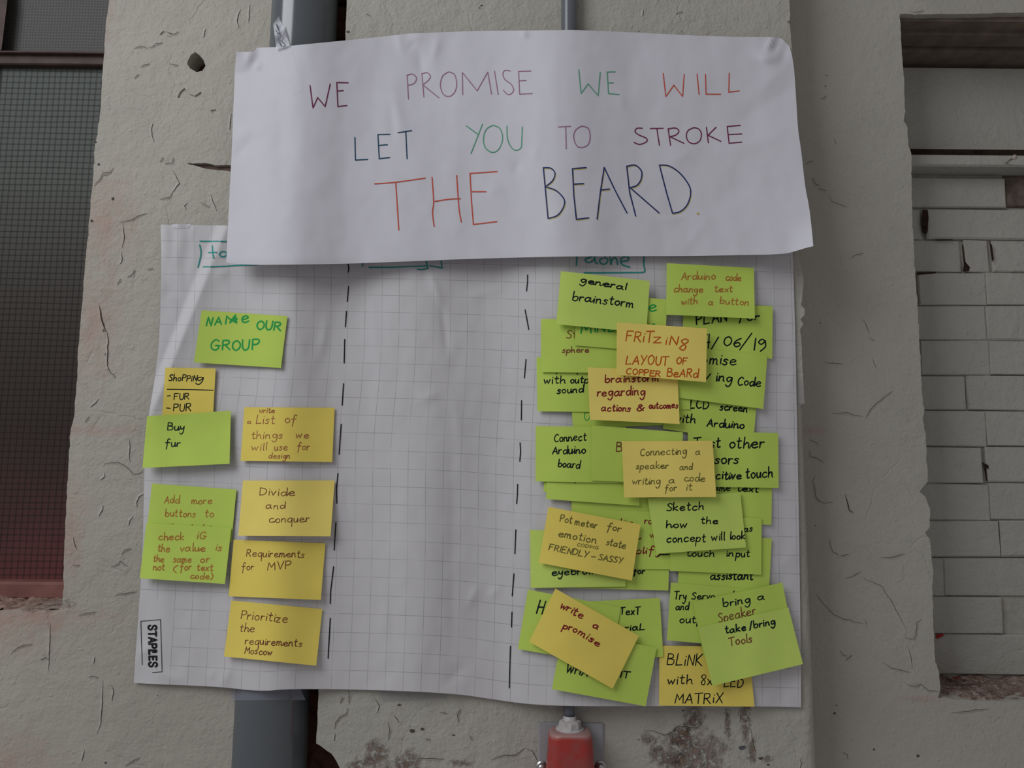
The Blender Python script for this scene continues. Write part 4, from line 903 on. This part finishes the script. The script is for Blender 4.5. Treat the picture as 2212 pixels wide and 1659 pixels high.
group('column_heading', TEAL, 3.0, [[(1246.5, 550), (1246, 562), (1245, 573)], smoothpl([(1283, 552), (1275, 556), (1265, 560), (1266, 565), (1274, 567), (1284, 560), (1284, 550), (1286, 565), (1291, 570)]),
      smoothpl([(1302, 558), (1295, 563), (1300, 570), (1308, 570), (1313, 562), (1306, 556)]), smoothpl([(1318, 556), (1320, 571), (1322, 562), (1328, 557), (1333, 562), (1334, 572)]), smoothpl([(1341, 565), (1356, 563), (1357, 556), (1347, 555), (1341, 563), (1345, 572), (1360, 577)]),
      smoothpl([(1392, 550), (1390.5, 570), (1393, 584), (1389, 588), (1371, 588.5)]), [(1371, 588.5), (1320, 589), (1262, 589)]], chart, dc, 'teal boxed heading, its top hidden by the poster')
def z(o_, s_, pts): return [(o_[0]+x/s_, o_[1]+y/s_) for x, y in pts]
dl = [z((280, 460), 3.95, q) for q in ([(1858, 425), (1870, 460), (1866, 505)], [(1868, 628), (1857, 755)], [(1850, 838), (1840, 972)], [(1835, 1078), (1830, 1280)], [(1825, 1457), (1813, 1640)])]
dl += [z((280, 820), 3.95, q) for q in ([(1805, 380), (1787, 637)], [(1777, 800), (1765, 930), (1768, 1055)], [(1760, 1222), (1745, 1455)])]
dl += [z((280, 1100), 3.95, q) for q in ([(1740, 490), (1715, 700), (1712, 805)], [(1712, 930), (1693, 1272)])]
dr = [z((840, 500), 3.95, q) for q in ([(1183, 372), (1183, 430), (1174, 508)], [(1162, 668), (1193, 835)], [(1170, 1092), (1156, 1250)], [(1132, 1443), (1130, 1608)])]
dr += [z((1060, 860), 5.53, q) for q in ([(350, 533), (356, 640), (347, 755)], [(321, 1030), (318, 1150), (309, 1262)])]
dr += [z((840, 1100), 3.95, q) for q in ([(1083, 175), (1075, 380)], [(1067, 550), (1052, 740)], [(1050, 878), (1046, 1005)], [(1037, 1168), (1027, 1525)])]
for q in dl: group('dashed_line', 'dash', 2.4, [q], chart, dc)
for q in dr: group('dashed_line', 'dash', 2.4, [q], chart, dc)
# printed maker's mark, read downwards
LG = {'S': '~.95,1.4 .75,1.75 .25,1.72 .05,1.35 .3,.98 .75,.78 .95,.4 .7,.02 .2,.02 0,.42', 'T': '0,1.68 1,1.68;.5,1.68 .5,0', 'A': '0,0 .5,1.75 1,0;.2,.55 .8,.55', 'P': '.05,0 .05,1.68;~.05,1.68 .6,1.68 .9,1.45 .88,1.02 .6,.82 .05,.82',
      'L': '~.48,.85 .48,1.35 .42,1.62 .25,1.68 .08,1.68;.08,1.68 .06,.07 .95,.07', 'E': '.9,1.68 .08,1.68 .08,.07 .92,.07;.08,.9 .8,.9'}
V, Fc = [], []
x0, y0, x1, y1 = 320.5, 1350.5, 322, 1443.5
L_ = math.hypot(x1-x0, y1-y0); dx, dy = (x1-x0)/L_, (y1-y0)/L_
cw = L_/7*1.0
for i, c in enumerate('STAPLES'):
    sc = .74
    for st in LG[c].split(';'):
        sm = st[0] == '~'; pts = [tuple(float(q) for q in p.split(',')) for p in st.strip('~').split()]
        if sm: pts = smoothpl(pts, 5)
        pts = [(x0+dx*(cw*i+gx_*cw*sc+.5)+dy*gy_*9.6, y0+dy*(cw*i+gx_*cw*sc+.5)-dx*gy_*9.6) for gx_, gy_ in pts]
        ribbon(pts, 3.9, dc, V, Fc, step=2)
ribbon([(336.8, 1444.5), (337.6, 1445)], 1, dc, V, Fc)
for q in ([(304, 1342), (346.5, 1338.5), (350, 1451), (329, 1453)], [(304, 1342), (307, 1436)]): ribbon(q, 1.3, dc, V, Fc)
strokes_obj('printed_logo', ink('print'), chart, V, Fc, 'black printed logo in a thin frame, read downwards')

# ------------------------------------------------------------------ lettering on the poster
dp = lambda x, y: d_poster(x, y)+.0008
def S(o_, spec):
    out = []
    for s_ in spec.split(';'):
        s_ = s_.strip(); sm = s_[0] == '~'
        pts = [tuple(float(q) for q in p.split(',')) for p in s_.strip('~').split()]
        pts = z(o_, 3.456, pts); out.append(smoothpl(pts) if sm else pts)
    return out
A_, B_ = (480, 60), (1120, 60)
words = [
 ('poster_maroon', 2.3, S(A_, '655,430 677,600 712,520 768,588 806,418;940,410 855,408 863,587 930,580;860,472 903,468')),
 ('poster_purple', 1.9, S(A_, '1380,352 1390,532;~1378,355 1420,345 1450,375 1430,415 1382,430;1490,340 1505,517;~1490,342 1530,335 1553,360 1540,390 1497,425;1497,425 1617,522;~1690,328 1645,360 1628,430 1650,495 1695,512 1735,480 1750,420 1735,350 1695,329;1795,500 1792,332 1903,470 1982,330 2010,495;2032,322 2060,498;~2150,322 2110,318 2095,345 2110,385 2155,420 2175,460 2160,490 2130,497 2098,465')
  + S(B_, '93,322 0,325 8,495 103,490;3,395 57,393')),
 ('poster_green', 2.0, S(B_, '450,312 467,490 520,418 595,507 610,332;722,328 662,330 672,490 752,498;665,412 707,410')),
 ('poster_red', 2.2, S(B_, '1080,340 1100,513 1160,428 1225,513 1237,347;1333,345 1348,497;1396,347 1400,495 1510,496;1573,338 1570,480 1648,470')),
 ('poster_navy', 2.4, S(A_, '990,818 994,987 1086,982;1252,795 1162,797 1172,977 1250,968;1168,878 1233,872;1312,783 1414,767;1370,775 1380,978')),
 ('poster_green', 2.1, S(A_, '1822,732 1905,792;1943,718 1857,938;~2020,727 1970,760 1950,830 1965,895 2015,930 2065,905 2093,830 2075,755 2025,727;~2125,732 2130,830 2160,895 2195,914 2230,895 2236,840 2240,738')),
 ('poster_purple', 2.1, S(B_, '297,740 388,735;352,738 356,903;~470,733 425,765 412,820 435,880 475,893 520,870 535,810 520,750 472,733')),
 ('poster_maroon', 2.3, S(B_, '~925,750 885,750 870,775 900,800 955,825 955,850 905,870 862,855;983,752 1080,750;~1033,752 1040,800 1052,877;1117,752 1135,878;~1117,755 1170,748 1198,770 1175,800 1130,812;1130,812 1235,862;~1310,745 1268,765 1253,805 1270,850 1315,865 1355,840 1365,790 1345,755 1312,745;1403,742 1417,858;1475,742 1415,802 1512,848;1657,728 1558,737 1572,862 1667,853;1565,797 1667,792')),
 ('poster_red', 2.5, S(A_, '~1137,1165 1300,1152 1515,1122;1295,1155 1318,1510;~1566,1115 1578,1297 1570,1380 1582,1483;~1750,1102 1762,1280 1770,1370 1785,1450;~1580,1297 1690,1280 1778,1275;2052,1073 1850,1087 1860,1290 1875,1468 2050,1447;1865,1223 1968,1223')),
 ('poster_blue', 2.6, S(B_, '185,1043 200,1200 220,1423;~185,1045 240,1048 272,1085 255,1140 200,1187;~200,1187 280,1215 340,1280 335,1340 290,1400 220,1423;505,1043 403,1052 413,1250 432,1430 525,1418;412,1167 487,1163;587,1428 612,1220 640,1042;~640,1042 720,1210 810,1382;620,1210 680,1203;808,1032 830,1230 875,1405;~808,1035 870,1025 918,1070 915,1130 885,1175 833,1193;833,1193 1050,1382;1052,1025 1105,1230 1150,1385;~1052,1025 1120,1030 1200,1080 1270,1170 1285,1240 1260,1320 1210,1370 1150,1385')),
]
for c, w_, st in words: group('lettering', c, w_, st, poster, dp)
yl = [[(x+1.6, y+2.6) for x, y in s_] for s_ in words[-1][2]]
group('lettering_underline', 'poster_yellow', 1.5, yl+[[(1507, 460.5), (1508, 461.5)]], poster, lambda x, y: d_poster(x, y)+.0005, 'yellow echo of the blue capitals and the full stop')
V, Fc = [], []; ribbon([(1506.5, 461), (1508.5, 461.5)], 4.5, dp, V, Fc); strokes_obj('full_stop', ink('poster_yellow'), poster, V, Fc, 'yellow full stop')

# ------------------------------------------------------------------ adhesive tape
def strip(name, poly, dfn, mat, label, nu=10, nv=6):
    """four-cornered strip of tape following dfn"""
    a, b2, c, d_ = poly; V, Fc = [], []
    for j in range(nv+1):
        for i in range(nu+1):
            u, v = i/nu, j/nv
            x = (a[0]*(1-u)+b2[0]*u)*(1-v)+(d_[0]*(1-u)+c[0]*u)*v; y = (a[1]*(1-u)+b2[1]*u)*(1-v)+(d_[1]*(1-u)+c[1]*u)*v
            V.append(P(x, y, -dfn(x, y)))
    for j in range(nv):
        for i in range(nu):
            q = j*(nu+1)+i; Fc.append((q, q+nu+1, q+nu+2, q+1))
    return tag(link(name, V, Fc, mat, None, True), label, 'tape')
def d_pipe(x, y, off=.0012):
    dx = P(x, y, -.01).x-pc.x
    dd = math.sqrt(max(.0535**2-dx*dx, 1e-6))-.034
    return max(.0006, dd)+off
strip('clear_tape', [(494, 1486), (648, 1486), (660, 1512), (500, 1513)], d_pipe, M['tape'], 'bluish clear tape holding the sheet bottom to the wide pipe', 24, 4)
strip('clear_tape', [(815, 1488), (962, 1490), (966, 1510), (826, 1516)], lambda x, y: .0012, M['tape_wall'], 'cloudy tape strip on the pier below the sheet')
strip('clear_tape', [(1722, 826), (1733, 818), (1738, 870), (1724, 880)], lambda x, y: .002, M['tape_wall'], 'small tape tab on the right edge of the sheet')
# the loose tab of that tape over the corner
tt = strip('crumpled_tape', [(590, 52), (602, 35), (627, 99), (597, 107)], lambda x, y: .0285+.0018*math.sin(y/7+x/9), M['tape_milky'], 'crumpled milky tape strip holding the poster to the wide pipe', 6, 16)
V, Fc = [], []
for j in range(21):
    t = j/20
    for (xa_, ya_, xb_, yb_) in ((597, 107, 634, 209), (627, 99, 656, 196)):
        x = xa_+(xb_-xa_)*t; y = ya_+(yb_-ya_)*t; V.append(P(x, y, -d_poster(x, y)-.0012))
for j in range(20): Fc.append((2*j, 2*j+1, 2*j+3, 2*j+2))
link('tape_end', V, Fc, tape('thin_clear_tape', (.80, .82, .86), .16), tt, True)
V, Fc = [], []
for s_ in ([(597, 54), (602, 66), (598, 52), (604, 72), (596, 66)], [(599, 72), (607, 74), (602, 84), (609, 78)], [(603, 88), (608, 100), (600, 84), (612, 92)], [(612, 82), (610, 90), (616, 98), (611, 100)]):
    ribbon(smoothpl(s_), 1.8, lambda x, y: .0305, V, Fc)
strokes_obj('pen_scribble', ink('smudge'), tt, V, Fc, 'grey scribble on the tape')
strip('clear_tape', [(372, 484), (412, 484), (408, 492), (372, 494)], lambda x, y: d_chart(x, y)+.001, M['tape_milky'], 'shiny tape piece at the upper left edge of the sheet', 10, 3)

# ------------------------------------------------------------------ red alarm box
bx = P(1234, 1600, -.05)
al = empty('alarm_box', (P(1234, 1620, 0).x, -.0, P(1234, 1700, 0).z), 'red conical electrical box with a dusty white cable gland below the thin conduit', 'electrical box')
pl = rect(1163, 1304, 1562, 1800, -.004, -.0003, .0012)
link('backplate', *pl, M['plate'], al)
# body: rounded square that widens downwards
cx = tc.x + .0005; cy = -.027; ztop = P(1232, 1578, -.03).z; zbot = P(1232, 1820, -.03).z
def sq(hw, hd, r, n=8):
    pts = []
    for qx, qy, a0 in ((1, 1, 0), (-1, 1, 90), (-1, -1, 180), (1, -1, 270)):
        for i in range(n+1):
            a = math.radians(a0+90*i/n); pts.append((qx*(hw-r)+r*math.cos(a), qy*(hd-r)+r*math.sin(a)))
    return pts
rings = [(-.002, .86, .2), (0, .93, .0), (-.0025, .985, 0), (-.006, 1.0, 0)]
V, Fc = [], []
hw0 = (P(1279, 1590, -.03).x-P(1186, 1590, -.03).x)/2; hw1 = hw0*1.34
levels = [(ztop, hw0-.005), (ztop-.0012, hw0-.0022), (ztop-.004, hw0-.0004), (ztop-.008, hw0)] + [(ztop-.008-(ztop-.008-zbot)*t/8, hw0+(hw1-hw0)*t/8) for t in range(1, 9)]
for (zz, hw) in levels:
    for (x, y) in sq(hw, .0235+(hw-hw0)*.6, .016): V.append((cx+x, cy+y, zz))
n = 36
for j in range(len(levels)-1):
    for i in range(n): a = j*n+i; b2 = j*n+(i+1) % n; Fc.append((a, a+n, b2+n, b2))
Fc.append(tuple(range(n))); Fc.append(tuple(range(len(V)-n, len(V)))[::-1])
link('housing', V, Fc, M['redbox'], al, True)
V, Fc = lathe([(.0001, ztop+.0018), (.0190, ztop+.0018), (.0195, ztop+.0004), (.0195, ztop-.001)][::-1], (cx, -.0225, 0), 40); link('washer', V, Fc, M['gland'], al, True)
V, Fc = lathe([(.0001, ztop+.0112), (.0125, ztop+.0112), (.0150, ztop+.0098), (.0158, ztop+.0015)][::-1], (cx, -.0225, 0), 8); gn = link('gland_nut', V, Fc, M['gland'], al)
V, Fc = lathe([(.0078, ztop+.0165), (.0088, ztop+.0155), (.0095, ztop+.011)][::-1], (cx, -.0205, 0), 24); link('gland_collar', V, Fc, M['gland'], al, True)
for sxp in (1170.5, 1297.5):
    q = P(sxp, 1659, -.007)
    V, Fc = lathe([(.0001, .0045), (.0035, .0042), (.0055, .0028), (.0062, .0008), (.0062, -.003)][::-1], (q.x, q.y, q.z), 20, 'y')
    sc_o = link('screw', V, Fc, M['screw'], al, True)
    V, Fc = lathe([(.0001, .0006), (.0082, .0006), (.0085, -.0006)][::-1], (q.x, q.y+.003, q.z), 24, 'y'); link('screw_washer', V, Fc, M['screw'], sc_o, True)
